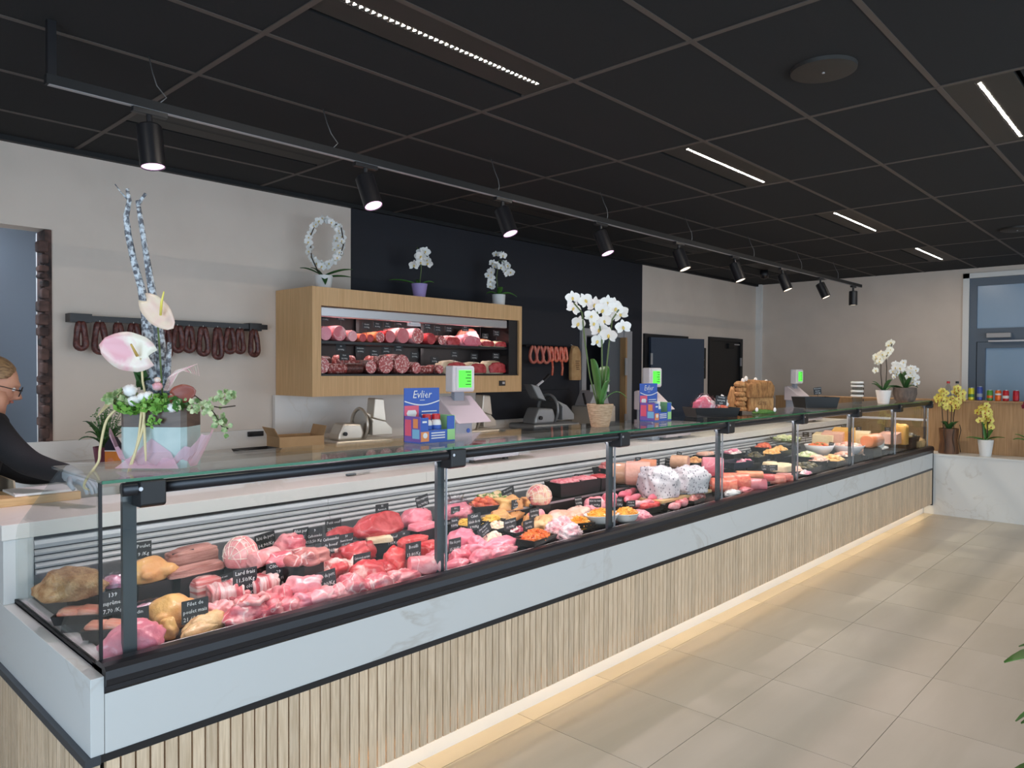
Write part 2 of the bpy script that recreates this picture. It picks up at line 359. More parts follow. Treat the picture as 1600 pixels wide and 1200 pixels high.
# ceiling lights: slim panels with a row of lens cells
lum_label = {(.75, -.1): 'brightest slim ceiling light directly above the left of the counter', (3.15, -.1): 'slim ceiling light with a lit slot above the middle of the counter',
             (5.55, -.1): 'slim ceiling light, third along the row above the counter', (7.95, -.1): 'slim ceiling light, furthest along the row above the counter',
             (3.15, -1.6): 'slim ceiling light at the right edge of the ceiling', (5.55, -1.6): 'slim ceiling light beyond the right edge, over the customer aisle',
             (.75, 1.7): 'long grey ceiling light panel behind the rail, nearest the left', (3.15, 1.7): 'grey ceiling light panel behind the rail above the dark wall',
             (5.55, 1.7): 'grey ceiling light panel behind the rail near the dark wall end', (7.95, 1.7): 'grey ceiling light panel behind the rail, furthest right',
             (.75, -2.2): 'slim ceiling light overhead in the customer aisle', (-1.65, -.1): 'slim ceiling light beyond the left end of the counter'}
for (x, y) in LUM:
    t = thing('ceiling_light', lum_label[(x, y)], 'ceiling light', (x+.6, y+.15, ZC), group='slim ceiling lights')
    back = y > 1
    MB().box(-.588, .588, -.138 , -.016, 0, .02).box(-.588, .588, .016, .138, 0, .02).box(-.588, -.54, -.016, .016, 0, .02).box(.54, .588, -.016, .016, 0, .02).build('panel', 'lum_panel', t)
    B(-.54, .54, -.016, .016, .001, .012).build('slot', 'black_matt', t)
    if not back:
        mb = MB(); n = 38
        for k in range(n):
            a = -.53+1.06*(k+.5)/n; mb.add([(a-.0055, -.006, 0), (a+.0055, -.006, 0), (a, .008, 0)], [(0, 1, 2)])
        mb.build('lens_cells', 'led_white', t)['kind'] = 'stuff'
    else:
        B(-.5, .5, -.012, .012, .012, .016).build('diffuser', 'alu_dull', t)
# round ceiling speakers
for (x, y, lb) in [(2.575, -.99, 'large round dark speaker disc in the ceiling above the customer aisle'), (7.40, -.95, 'small far round speaker disc at the right edge of the ceiling')]:
    t = thing('ceiling_speaker', lb, 'speaker', (x, y, ZC), group='round ceiling discs')
    MB().lathe([(0, -.02), (.12, -.02), (.135, -.016), (.137, 0), (.0, 0)], 40).build('disc', 'lum_panel', t, angle=.6)
    MB().lathe([(0, -.024), (.006, -.024), (.006, -.02)], 10).build('centre_screw', 'alu_dull', t)
# small dome camera near the far wall
t = thing('dome_camera', 'small black ceiling camera beside the far end of the rail', 'camera', (8.6, 2.0, ZC))
MB().lathe([(0, -.12), (.05, -.1), (.06, -.05), (.05, 0), (0, 0)], 16).build('dome', 'black', t, smooth=True)

# ---------------------------------------------------------------- track with nine spotlights
RY_, RZ_ = 1.01, 2.70
t = thing('light_track', 'long black ceiling track carrying the nine spotlights', 'light track', (0, RY_, RZ_))
B(.13, 9.25, -.018, .018, -.018, .018).build('rail', 'black_matt', t)
B(.14, 9.24, -.012, .012, -.020, -.018).build('slot', 'alu_dull', t)
B(.135, .165, -.014, .014, .018, ZC-RZ_).build('feed_drop', 'black', t)
for i, x in enumerate([.55, 1.40, 2.60, 3.75, 4.98, 6.18, 7.35, 8.45]):
    s = .03 if i < 2 else .008
    MB().tube([(x, 0, .018), (x+s, 0, .05), (x-s*.3, 0, .09), (x-s*.5, .03, .15), (x-s*.6, .06, ZC-RZ_)], .0025, 6).build('hanging_wire', 'cable', t, smooth=True)
SP = [(.51, 8, 2, 'first'), (1.60, 24, 2, 'second'), (2.64, 23, 3, 'third'), (3.67, 23, 3, 'fourth'), (4.77, 22, 3, 'fifth'), (5.78, 21, 3, 'sixth'), (6.85, 22, 3, 'seventh'), (7.90, 24, 3, 'eighth'), (8.98, 0, 0, 'last and furthest')]
for i, (x, tilt, toc, word) in enumerate(SP):
    t = thing('track_spotlight', 'black cylinder spotlight, %s from the left on the ceiling track' % word, 'spotlight', (x, RY_, RZ_-.02), group='spotlights on the track')
    MB().box(-.07, .07, -.016, .016, -.022, 0).build('adapter', 'black', t, bevel=.003)
    MB().tube([(0, 0, -.02), (0, 0, -.075)], .012, 10).build('swivel_arm', 'black', t)
    hd = MB().lathe([(0, .02), (.045, .02), (.05, .014), (.05, -.155), (.046, -.157), (.045, -.148), (.0, -.148)], 28).build('housing', 'black', t, angle=.6)
    ds = MB().lathe([(0, -.152), (.0445, -.152), (.0445, -.1485), (0, -.1485)], 24).build('lens', 'led_spot_pink' if i < 4 else 'led_spot_warm', t)
    rot = Matrix.Rotation(math.radians(-tilt), 4, 'X') @ Matrix.Rotation(math.radians(-toc), 4, 'Y')
    ld = bpy.data.lights.new('beam', 'SPOT'); ld.energy = 23 if i < 4 else 27; ld.spot_size = math.radians(86); ld.spot_blend = .55; ld.shadow_soft_size = .035
    ld.color = (1, .80, .92) if i < 4 else (1, .88, .76)
    lo = bpy.data.objects.new('beam', ld); COL.objects.link(lo); lo.parent = t
    for o in (hd, ds): o.matrix_local = Matrix.Translation((0, 0, -.085)) @ rot
    lo.matrix_local = Matrix.Translation((0, 0, -.085)) @ rot @ Matrix.Translation((0, 0, -.165))

# unseen lamp, added to brighten the room behind the opening
t = thing('ceiling_light', 'unseen square fill lamp added in the back room beyond the left opening', 'ceiling light', (-.4, 3.5, 2.9), group='added back room fill')
B(-.3, .3, -.3, .3, 0, .05).build('housing', 'white', t)
B(-.27, .27, -.27, .27, -.006, 0).build('diffuser', 'room_fill_glow', t)
B(-1.2, 1.2, -.02, .0, 0, .05).build('bracket', 'white', t)
# ================================================================ THE COUNTER
XE = 8.60                                                # far end of the counter
ct = thing('slatted_counter', 'long counter front of upright oak slats with a white marble band', 'counter', (0, 0, 0))
B(.02, XE, .10, 1.30, .0, .735).build('body', 'slat_back', ct)
B(-.015, .02, .14, 1.30, .10, .50).build('end_body', 'slat_back', ct)
B(0, XE-.02, .021, .10, .21, .50).build('slat_backing', 'slat_back', ct)
B(0, XE, .09, .10, 0, .21).build('plinth', 'white', ct)
slat_me = B(0, .0345, 0, .021, .118, .502).mesh('slat', 'oak_slat')
for i in range(212): link('slat', slat_me, ct, (.004+i*.0405, 0, 0))
slat_e = B(-.021, 0, 0, .030, .05, .502).mesh('end_slat', 'oak_slat')
for i in range(31): link('end_slat', slat_e, ct, (-.010, .008+i*.0405, 0))
B(-.012, XE, -.002, .10, .502, .524).build('trim_strip', 'black', ct)
B(-.052, -.012, -.006, 1.27, .500, .524).build('end_trim_strip', 'post_grey', ct)
for i in range(4):                                       # the band is four long slabs butted together
    x0 = [0, 2.35, 5.0, 7.1][i]; x1 = [2.35, 5.0, 7.1, XE][i]
    B(x0+.0006, x1-.0006, 0, .06, .524, .692).build('marble_band', 'marble', ct)
B(-.036, -.0006, 0, 1.27, .524, .742).build('marble_end_panel', 'marble', ct, bevel=.0015)
B(-.034, .062, .93, 1.27, .742, .975).build('marble_upright', 'marble', ct, bevel=.0015)
B(XE, XE+.018, -.003, .15, .10, .75).build('end_trim', 'black_matt', ct)
lt = B(.02, XE-.02, .045, .055, .205, .209).build('led_strip', 'led_warm', ct)
area('kick_light', (XE/2, .05, .20), (0, 0, 0), XE-.04, .012, 3.6, (1, .78, .48), ct)

# glass display case on top of the base
cs = thing('display_case', 'long glass fronted refrigerated display case on the counter', 'display case', (0, 0, 0))
# bull-nosed black front profile, stepped like the real extrusion
prof = [(0.0, .692), (-.004, .70), (-.004, .712), (-.012, .718), (-.014, .735), (-.010, .757), (.0, .768), (.02, .772), (.052, .772), (.085, .752), (.085, .692)]
MB().prism(prof, 0, .0, XE).build('front_profile', 'profile', cs)
MB().box(.0, XE, .085, .10, .735, .756).build('front_lip', 'lip', cs)
B(.0, .055, .085, .93, .735, .752).build('end_lip', 'lip', cs, bevel=.004)
B(-.0, .012, .02, .93, .742, .757).build('end_seal', 'black_matt', cs)
B(.0, XE, .10, .93, .715, .736).build('deck', 'deck', cs)
B(.055, XE-.02, .52, .90, .737, .84).build('rear_step', 'tray_black', cs)
B(.055, XE-.02, .512, .52, .832, .843).build('step_edge', 'alu', cs)
POST = [.093, 1.304, 2.50, 3.70, 4.92, 6.15, 7.38, XE-.035]
SEAM = [0.0, 1.322, 2.518, 3.718, 4.938, 6.168, 7.398, XE]
for i, x in enumerate(POST):
    MB().box(x-.019, x+.019, .070, .088, .757, 1.24).build('post', 'post_grey', cs)
    MB().prism([(-.0, 1.205), (.012, 1.198), (.09, 1.198), (.12, 1.225), (.12, 1.276), (-.0, 1.276)], 0, x-.005 if i else x+.005, x+.078 if i < 7 else x+.03).build('clamp', 'black', cs, bevel=.004)
    MB().lathe([(0, 0), (.006, 0), (.006, .004), (0, .004)], 10).xform(Matrix.Translation((x+.004, -.002, 1.255)) @ Matrix.Rotation(PI/2, 4, 'X')).build('clamp_bolt', 'alu', cs)
for i in range(7):
    B(SEAM[i]+.0015, SEAM[i+1]-.0015, .052, .060, .770, 1.262).build('front_pane', 'glass', cs)
    MB().box(SEAM[i+1]-.0035, SEAM[i+1]+.0005, .051, .061, .770, 1.262).build('pane_edge', 'alu', cs)
    B(SEAM[i]+.0015, SEAM[i+1]-.0015, .02, .48, 1.277, 1.285).build('top_pane', 'glass', cs)
    B(SEAM[i]+.0015, SEAM[i+1]-.0015, .014, .02, 1.2765, 1.2855).build('pane_green_edge', 'edge_green', cs)
MB().tube([(.06, .035, 1.252), (XE-.02, .035, 1.252)], .020, 14).build('top_rail', 'profile', cs, smooth=True)
MB().prism([(.052, .757), (.93, .757), (.93, .975), (.90, 1.03), (.42, 1.277), (.052, 1.277)], 0, .004, .011).build('end_pane', 'glass', cs)
MB().box(.003, .012, .048, .054, .757, 1.277).build('corner_edge', 'black', cs)
MB().prism([(.052, .757), (.93, .757), (.93, 1.02), (.42, 1.277), (.052, 1.277)], 0, XE-.012, XE-.005).build('end_pane', 'glass', cs)
MB().box(XE-.03, XE-.012, .06, .93, 1.05, 1.075).box(XE-.03, XE-.012, .90, .93, .74, 1.05).build('end_frame', 'white_plastic', cs)
# roller shutter at the back of the case, slat by slat
for m in range(7):
    x0 = .064 if m == 0 else SEAM[m]+.001; x1 = SEAM[m+1]-.001 if m < 6 else XE-.03
    for k in range(8):
        hgt = .036 if k == 0 else .0215
        zt = .962-(0 if k == 0 else .038+(k-1)*.0235); yb = .945-.006*k
        pts = [(yb, zt), (yb-.010, zt-.003), (yb-.015, zt-hgt*.5), (yb-.010, zt-hgt+.003), (yb, zt-hgt)]
        MB().prism(pts, 0, x0, x1).build('shutter_slat', 'shutter', cs)
B(.06, XE-.03, .955, .965, .74, .975).build('shutter_back', 'black_matt', cs)
B(.0, XE, .94, .96, .962, .976).build('shutter_track', 'black_matt', cs)
lt = MB().box(.10, XE-.05, .062, .074, 1.226, 1.234).build('case_lamp', 'lip', cs)
area('case_light', (XE/2, .085, 1.224), (math.radians(24), 0, 0), XE-.2, .02, 17, (1, .90, .91), cs)

# marble work ledge behind the case
lg = MB(); 
t = thing('work_ledge', 'white marble staff ledge running behind the glass case', 'worktop', (0, 0, 0))
for i in range(4):
    x0 = [-.04, 1.95, 4.2, 6.4][i]; x1 = [1.95, 4.2, 6.4, XE][i]
    B(x0+.0006, x1-.0006, .925, 1.36, .976, 1.032).build('ledge_slab', 'marble_ledge', t, bevel=.0015)

# low marble wall with oak back panel closing the aisle on the right
t = struct(MB().box(XE+.02, 8.98, -5.0, .95, 0, .665).build('wall_low', 'marble'))
B(XE+.012, 8.985, -5.0, .95, .665, .682).build('marble_cap', 'marble', t)
t2 = struct(B(9.0, 9.05, -5.0, 2.0, .0, 1.265).build('trim_6', 'oak_low'))
B(8.985, 9.24, -5.0, 2.0, 1.265, 1.283).build('shelf_board', 'oak_low', t2)

# staff side: back counter with marble top and splash
t = thing('back_counter', 'low white back counter with marble top along the rear wall', 'worktop', (0, 0, 0))
B(.42, 6.4, 2.17, 2.77, .1, 1.0).build('carcass', 'white', t)
B(.40, 5.6, 2.14, 2.795, 1.0, 1.04).build('marble_top', 'marble_ledge', t)
B(.40, 2.74, 2.77, 2.795, 1.04, 1.165).build('splash', 'marble_ledge', t)
B(2.05, 4.1, 2.755, 2.79, 1.041, 1.41).build('tall_splash', 'marble_ledge', t)
B(2.74, 5.6, 2.775, 2.79, 1.041, 1.12).build('low_splash', 'marble_ledge', t)
B(4.10, 5.5, 2.74, 2.79, 1.13, 1.40).build('dark_panel', 'wall_dark', t)

# ---------------------------------------------------------------- oak wall cabinet with two shelves of charcuterie
cb = thing('wall_cabinet', 'oak framed wall cabinet with two lit shelves of cold cuts', 'cabinet', (2.08, 2.3, 1.41))
W_, D_, H_ = 2.155, .495, .77
B(0, .07, 0, D_, 0, H_).build('side_panel', 'oak', cb)
B(W_-.035, W_, 0, D_, 0, H_).build('side_panel', 'oak', cb)
B(.07, W_-.035, 0, D_, H_-.13, H_).build('top_rail', 'oak', cb)
B(.07, W_-.035, 0, D_, 0, .145).build('bottom_rail', 'oak', cb)
B(.07, W_-.035, .40, D_, .145, H_-.13).build('back_panel', 'black_matt', cb)
B(.07, .085, .02, .40, .145, H_-.13).build('side_lining', 'black', cb); B(W_-.15, W_-.035, .02, .40, .145, H_-.13).build('side_lining', 'black', cb)
B(.07, W_-.035, .015, .40, .145, .158).build('lower_shelf', 'black', cb)
B(.085, W_-.15, .04, .40, .375, .395).build('upper_shelf', 'black', cb)
B(.07, W_-.16, .03, .07, H_-.205, H_-.133).build('night_blind_roll', 'alu', cb, bevel=.008)
MB().box(.86, .99, .022, .032, H_-.235, H_-.21).box(.88, .97, .012, .03, H_-.222, H_-.205).build('blind_handle', 'white_plastic', cb)
for x in (.62, 1.28): B(x, x+.03, .37, .40, .16, H_-.14).build('upright', 'black', cb)
MB().box(1.86, 1.94, -.004, 0, .055, .10).build('thermostat', 'black', cb); MB().box(1.90, 1.93, -.006, -.004, .07, .09).build('thermostat_display', 'alu', cb)
area('shelf_light', (W_/2-.05, .10, H_-.215), (math.radians(25), 0, 0), 1.8, .02, 2.2, (1, .86, .86), cb)
area('shelf_light', (W_/2-.05, .20, .37), (math.radians(25), 0, 0), 1.8, .015, 1.2, (1, .86, .86), cb)

# goods in the case: kind, x, y, z, width, depth, height, turn, material, name, label
GOODS=[
('blob', 0.067, 0.514, 0.85, 0.2, 0.17, 0.085, -20, 'bread', 'breaded_roast', 'lumpy tan breaded roast in the far left corner of the case'),
('bag', 0.203, 0.507, 0.85, 0.1, 0.1, 0.045, 10, 'purple', 'bagged_meat', 'pink meat in clear film right beside the tan breaded roast'),
('chicken', 0.306, 0.497, 0.85, 0.18, 0.13, 0.085, 8, 'chick', 'whole_chicken', 'yellow whole chicken lying on the rear step behind the other chicken'),
('slab', 0.498, 0.586, 0.88, 0.2, 0.08, 0.045, 10, 'lardsm', 'smoked_bacon_slab', 'upper brown smoked bacon slab at the back of the case'),
('slab', 0.466, 0.479, 0.85, 0.22, 0.07, 0.03, 6, 'lardsm', 'smoked_bacon_slab', 'lower brown smoked bacon slab in front of the other slab'),
('net', 0.627, 0.453, 0.85, 0.125, 0.13, 0.11, 25, 'rosepale', 'netted_roast', 'round netted pink roast between the smoked bacon and the tilted tag'),
('cyl', 0.687, 0.389, 0.85, 0.13, 0.07, 0.062, 22, 'rosepale', 'rolled_roast', 'small rolled pale roast with a cut end leaning on the netted roast'),
('blob', 0.855, 0.491, 0.85, 0.12, 0.13, 0.08, -10, 'rose', 'pork_neck', 'knobbly pink pork neck right of the rolled roast'),
('fold', 0.822, 0.312, 0.85, 0.16, 0.13, 0.055, 15, 'veal', 'braising_steak', 'greyish pink folded braising steak below the double tag'),
('cut', 1.15, 0.561, 0.85, 0.16, 0.09, 0.055, 8, 'red', 'beef_joint', 'small dark red beef joint under the tag Petit oeuf'),
('cut', 1.317, 0.51, 0.85, 0.27, 0.14, 0.1, 6, 'red', 'beef_rump', 'largest red beef rump with a flat cut face at the rear of the case'),
('blob', 1.581, 0.567, 0.85, 0.17, 0.15, 0.08, 20, 'pink', 'pork_joint', 'pink pork joint with a tag lying on it beside the beef rump'),
('slab', 1.536, 0.465, 0.85, 0.15, 0.08, 0.03, 8, 'pink', 'pork_slice', 'flat pink pork slice in front of the tagged pork joint'),
('bag', 1.835, 0.558, 0.85, 0.22, 0.14, 0.09, 5, 'pink', 'bagged_meat', 'pink meat in a tall clear bag behind the second post'),
('tray2', 0.073, 0.433, 0.779, 0.15, 0.1, 0.03, -35, 'salmon', 'salmon_tray', 'black tray of salmon pink slices near the left glass end'),
('tray2', 0.094, 0.278, 0.764, 0.12, 0.09, 0.03, -35, 'salmon', 'salmon_tray', 'black tray of orange fish pieces behind the round pink ham'),
('bag', 0.253, 0.336, 0.77, 0.09, 0.15, 0.06, 70, 'purple', 'bagged_meat', 'purple pink meat in clear film between post and front chicken'),
('blob', 0.122, 0.13, 0.749, 0.2, 0.11, 0.085, 8, 'ham', 'pink_ham', 'round pink ham lying in the front left corner'),
('chicken', 0.301, 0.289, 0.765, 0.19, 0.15, 0.085, -20, 'chick', 'whole_chicken', 'orange yellow whole chicken behind the tag Filet de poulet'),
('blob', 0.248, 0.189, 0.755, 0.07, 0.06, 0.05, 30, 'chick', 'chicken_drumstick', 'small yellow chicken leg right of the round pink ham'),
('blob', 0.359, 0.158, 0.752, 0.16, 0.07, 0.05, 12, 'chickp', 'chicken_fillet', 'upper pale yellow chicken fillet below the tag Filet de poulet'),
('blob', 0.325, 0.13, 0.749, 0.14, 0.05, 0.035, 15, 'chickp', 'chicken_fillet', 'lower pale yellow chicken fillet at the front edge'),
('slab', 0.485, 0.462, 0.792, 0.11, 0.11, 0.05, 5, 'bacon', 'bacon_strips', 'stack of striped bacon strips left of the tag Lard frais'),
('rib', 0.516, 0.348, 0.771, 0.13, 0.12, 0.06, -15, 'rib', 'spare_rib', 'striped pink spare rib rack left under the tag Plates cotes'),
('rib', 0.65, 0.33, 0.789, 0.12, 0.1, 0.05, 5, 'rib', 'spare_rib', 'striped pink spare rib rack between the two tall tags'),
('ring', 0.504, 0.154, 0.751, 0.19, 0.11, 0.07, 10, 'rose', 'shoulder_chop', 'coiled pink shoulder chop with a fat ring at the front edge'),
('fold', 0.646, 0.197, 0.756, 0.14, 0.11, 0.06, 20, 'rose', 'pork_chop', 'thick pink pork chop right of the coiled shoulder chop'),
('fold', 0.72, 0.187, 0.775, 0.17, 0.1, 0.06, -20, 'pinkp', 'pork_escalope', 'pale pink pork escalope draped left of the tag Saute de porc'),
('blob', 0.645, 0.13, 0.749, 0.1, 0.07, 0.045, 10, 'rose', 'pork_piece', 'small marbled pork piece at the front edge below the thick chop'),
('blob', 0.775, 0.13, 0.749, 0.17, 0.1, 0.055, 10, 'pinkp', 'pork_cubes', 'pale pork piece in film in front of the tag Saute de porc'),
('fold', 0.951, 0.333, 0.789, 0.15, 0.11, 0.05, 20, 'fatred', 'flank_steak', 'fat edged flank steak under the tag Carbonnades de boeuf'),
('fold', 1.112, 0.396, 0.816, 0.18, 0.1, 0.05, 12, 'red', 'red_steak', 'bright red steak in front of the beef rump'),
('slab', 1.274, 0.452, 0.831, 0.12, 0.05, 0.03, -20, 'fat', 'fat_strip', 'cream fat strip pointing at the tag Roastbeef'),
('blob', 0.912, 0.143, 0.75, 0.12, 0.13, 0.075, 0, 'rose', 'veal_piece', 'knobbly pink veal piece right of the tag Saute de porc'),
('blob', 1.036, 0.204, 0.766, 0.17, 0.13, 0.08, 10, 'fatred', 'beef_shank', 'marbled beef shank below the tag Carbonnade special'),
('blob', 1.029, 0.13, 0.749, 0.17, 0.09, 0.055, 8, 'rose', 'shank_slice', 'front shank slice with white fat along the base rail'),
('blob', 1.21, 0.25, 0.781, 0.12, 0.1, 0.075, 15, 'redb', 'red_roast', 'tied bright red roast left of the tag Bouilli'),
('slab', 1.423, 0.396, 0.816, 0.16, 0.07, 0.03, 5, 'redb', 'red_steak', 'flat bright red steak behind the tag Bouilli'),
('slab', 1.461, 0.321, 0.798, 0.1, 0.08, 0.03, 5, 'redb', 'red_steak', 'flat bright red steak touching the second post'),
('cyl', 1.263, 0.13, 0.749, 0.13, 0.085, 0.08, -30, 'rose', 'rolled_shoulder', 'rolled pink shoulder with a pale cut end near the second post'),
('slab', 1.168, 0.138, 0.75, 0.14, 0.09, 0.035, 10, 'rose', 'shank_slice', 'flat shank slice left of the rolled shoulder'),
('blob', 1.401, 0.217, 0.768, 0.1, 0.08, 0.05, 0, 'pink', 'pork_piece', 'pink pork piece just left of the second post'),
('blob', 1.677, 0.341, 0.77, 0.19, 0.12, 0.08, 10, 'ham', 'pork_loin', 'thick pink pork loin right of the second post'),
('blob', 1.681, 0.245, 0.771, 0.08, 0.09, 0.06, 60, 'ham', 'pork_loin', 'short upright pink pork loin beside the thick one'),
('blob', 1.782, 0.196, 0.756, 0.27, 0.085, 0.06, 12, 'ham', 'pork_tenderloin', 'long pink pork tenderloin with a silver skin stripe'),
('blob', 1.565, 0.22, 0.758, 0.2, 0.08, 0.05, 15, 'pink', 'pork_tenderloin', 'pink pork tenderloin at the front edge beside the post'),
('blob', 1.598, 0.13, 0.749, 0.16, 0.085, 0.05, 20, 'pink', 'pork_tenderloin', 'pink pork tenderloin with a red cut end in the middle of the front row'),
('blob', 1.735, 0.13, 0.749, 0.24, 0.065, 0.045, 12, 'pink', 'pork_tenderloin', 'slim pink pork tenderloin lying along the front rail'),
('blob', 1.443, 0.13, 0.749, 0.17, 0.06, 0.035, 10, 'pink', 'pork_strip', 'lowest pink pork strip beside the post at the front rail'),
('tray', 2.002, 0.164, 0.752, 0.21, 0.13, 0.035, 8, 'carrot:shred', 'carrot_salad_tray', 'black tray heaped with shredded orange carrot'),
('tray', 1.791, 0.436, 0.81, 0.11, 0.1, 0.03, 10, 'yellow:shred', 'yellow_salad_tray', 'tray of grated yellow salad left of the crossed tags'),
('tray', 1.986, 0.45, 0.801, 0.12, 0.1, 0.03, 10, 'yellow:shred', 'yellow_salad_tray', 'tray of grated yellow salad right of the crossed tags'),
('tray', 1.957, 0.376, 0.784, 0.15, 0.11, 0.03, 8, 'cream:lump', 'celery_salad_tray', 'tray of cream and pink diced salad behind the pink tenderloins'),
('tray', 2.01, 0.292, 0.765, 0.12, 0.08, 0.03, 5, 'beet:lump', 'beet_salad_tray', 'tray of red white diced salad left of the carrot tray'),
('tray', 2.104, 0.616, 0.841, 0.2, 0.15, 0.035, -15, 'kebab:lump', 'kebab_tray', 'black tray of red meat skewers with green peppers'),
('fold', 2.221, 0.55, 0.85, 0.2, 0.1, 0.06, -5, 'chick', 'breaded_fillet', 'golden fillet lying along the back right of the skewer tray'),
('fold', 2.41, 0.544, 0.85, 0.16, 0.09, 0.05, 0, 'chick', 'breaded_fillet', 'golden fillet left of the speckled netted roast'),
('blob', 2.253, 0.532, 0.786, 0.24, 0.08, 0.05, 25, 'chick', 'chicken_fillet', 'golden chicken fillet in the middle behind the celery salad'),
('blob', 2.275, 0.442, 0.78, 0.22, 0.07, 0.045, 30, 'chick', 'chicken_fillet', 'golden chicken fillet pointing at the pale mince balls'),
('blob', 2.308, 0.425, 0.809, 0.13, 0.07, 0.04, 0, 'pinkp', 'turkey_slice', 'pale turkey slice behind the golden fillets'),
('net', 2.415, 0.5, 0.85, 0.15, 0.13, 0.11, -15, 'speckle', 'netted_roast', 'speckled pink netted roast right of the golden fillets'),
('tray', 2.767, 0.601, 0.85, 0.2, 0.15, 0.08, -8, 'mince:slabs', 'mince_tray', 'deep black tray of pink mince nearest the speckled roast'),
('tray', 2.95, 0.596, 0.85, 0.17, 0.15, 0.08, -8, 'mince:slabs', 'mince_tray', 'second deep black tray of pink mince from the speckled roast'),
('tray', 3.089, 0.57, 0.85, 0.13, 0.15, 0.08, -8, 'red:slabs', 'mince_tray', 'third deep black tray of red meat beside the post'),
('blob', 2.429, 0.367, 0.793, 0.22, 0.12, 0.04, 10, 'salmonp', 'salmon_fillet', 'orange pink fish fillet behind the mince balls'),
('blob', 2.602, 0.359, 0.792, 0.2, 0.12, 0.04, 10, 'salmonp', 'salmon_fillet', 'pale salmon fillet left of the orange salad dish'),
('lump', 2.236, 0.229, 0.759, 0.13, 0.1, 0.065, 0, 'mincep', 'mince_ball', 'pale pink mince ball behind the carrot tray'),
('lump', 2.347, 0.268, 0.763, 0.12, 0.1, 0.06, 20, 'mincep', 'mince_ball', 'pale pink mince ball at the rear of the group of three'),
('lump', 2.238, 0.137, 0.75, 0.16, 0.11, 0.07, 10, 'mincep', 'mince_ball', 'largest pale pink mince ball at the front of the group'),
('tray', 2.439, 0.231, 0.759, 0.13, 0.13, 0.03, -25, 'orange:shred', 'orange_salad_tray', 'black tray with a wedge of grated orange salad'),
('dish', 2.607, 0.205, 0.757, 0.22, 0.15, 0.05, -12, 'orange:shred', 'orange_salad_dish', 'white oval dish of orange salad left of the third post'),
('blob', 2.811, 0.402, 0.806, 0.16, 0.12, 0.05, 10, 'pinkp', 'veal_slice', 'pale pink veal slices behind the orange salad dish'),
('blob', 2.955, 0.404, 0.806, 0.13, 0.1, 0.06, 0, 'pink', 'pork_piece', 'pink pork piece behind the third post'),
('dish', 2.757, 0.146, 0.751, 0.16, 0.13, 0.05, -12, 'orange:shred', 'orange_salad_dish', 'white oval dish of orange salad right of the third post'),
('blob', 2.874, 0.139, 0.75, 0.19, 0.14, 0.05, 0, 'mince2', 'mince_heap', 'flat heap of pink mince right of the second oval dish'),
('tray', 3.114, 0.242, 0.76, 0.22, 0.13, 0.02, -5, 'redb:slabs', 'red_sausage_tray', 'black tray of bright red raw sausages'),
('saus', 3.134, 0.419, 0.808, 0.17, 0.05, 0.042, 10, 'pink', 'fresh_sausage', 'fresh pink sausage furthest left behind the red sausage tray'),
('saus', 3.111, 0.332, 0.789, 0.22, 0.05, 0.042, 8, 'pink', 'fresh_sausage', 'long fresh pink sausage above the red sausage tray'),
('saus', 3.257, 0.278, 0.794, 0.2, 0.05, 0.042, 12, 'pink', 'fresh_sausage', 'fresh pink sausage below the leaning tag pair'),
('saus', 3.297, 0.22, 0.768, 0.2, 0.05, 0.042, 12, 'rose', 'fresh_sausage', 'fresh pink sausage right of the leaning tag pair'),
('saus', 3.276, 0.153, 0.751, 0.18, 0.05, 0.042, 14, 'rose', 'fresh_sausage', 'lowest fresh pink sausage near the front rail'),
('saus', 3.058, 0.224, 0.778, 0.18, 0.05, 0.042, -10, 'rose', 'fresh_sausage', 'fresh pink sausage crossing under the others'),
('tray', 3.491, 0.8, 0.882, 0.2, 0.13, 0.05, 0, 'veal:lump', 'pate_tray', 'black tray of grey brown pate slices behind the third post'),
('cyl', 3.349, 0.584, 0.85, 0.15, 0.13, 0.14, -60, 'tan', 'cooked_ham_loaf', 'beige cooked ham loaf with a flat cut end'),
('cyl', 3.361, 0.471, 0.85, 0.16, 0.15, 0.16, -60, 'tanp', 'cooked_ham_loaf', 'rosy beige ham loaf left of the paper wrapped hams'),
('cyl', 3.797, 0.695, 0.87, 0.16, 0.11, 0.1, -60, 'peach', 'mortadella', 'orange sausage loaf behind the paper wrapped hams'),
('ham', 3.312, 0.286, 0.85, 0.27, 0.2, 0.19, -30, 'paper', 'wrapped_ham', 'left ham wrapped in patterned white paper on the wooden board'),
('ham', 3.608, 0.181, 0.799, 0.33, 0.2, 0.17, -8, 'paper', 'wrapped_ham', 'right ham wrapped in patterned white paper on the wooden board'),
('board', 3.492, 0.282, 0.784, 0.62, 0.22, 0.02, 0, 'oakl', 'serving_board', 'light wooden board under the two paper wrapped hams'),
('cyl', 4.101, 0.593, 0.88, 0.13, 0.14, 0.1, -70, 'tan', 'ham_loaf', 'small beige loaf behind the wrapped hams'),
('tray', 4.436, 0.659, 0.85, 0.2, 0.14, 0.05, 0, 'chick:lump', 'snack_tray', 'tray of golden pastries behind the right wrapped ham'),
('cyl', 4.078, 0.317, 0.85, 0.15, 0.11, 0.14, -60, 'pink', 'ham_loaf', 'tall pink ham loaf left of the fourth post'),
('tray', 4.847, 0.79, 0.87, 0.2, 0.12, 0.04, 0, 'salmonp:slabs', 'sliced_meat_tray', 'tray of pink sliced meat at the back left of the fourth post'),
('tray', 3.609, 0.194, 0.755, 0.26, 0.1, 0.02, 8, 'veal:lump', 'charcuterie_tray', 'flat tray of small brown charcuterie below the wooden board'),
('cyl', 4.209, 0.211, 0.757, 0.2, 0.12, 0.12, -50, 'salmon2', 'salami', 'thick orange red salami right of the fourth post'),
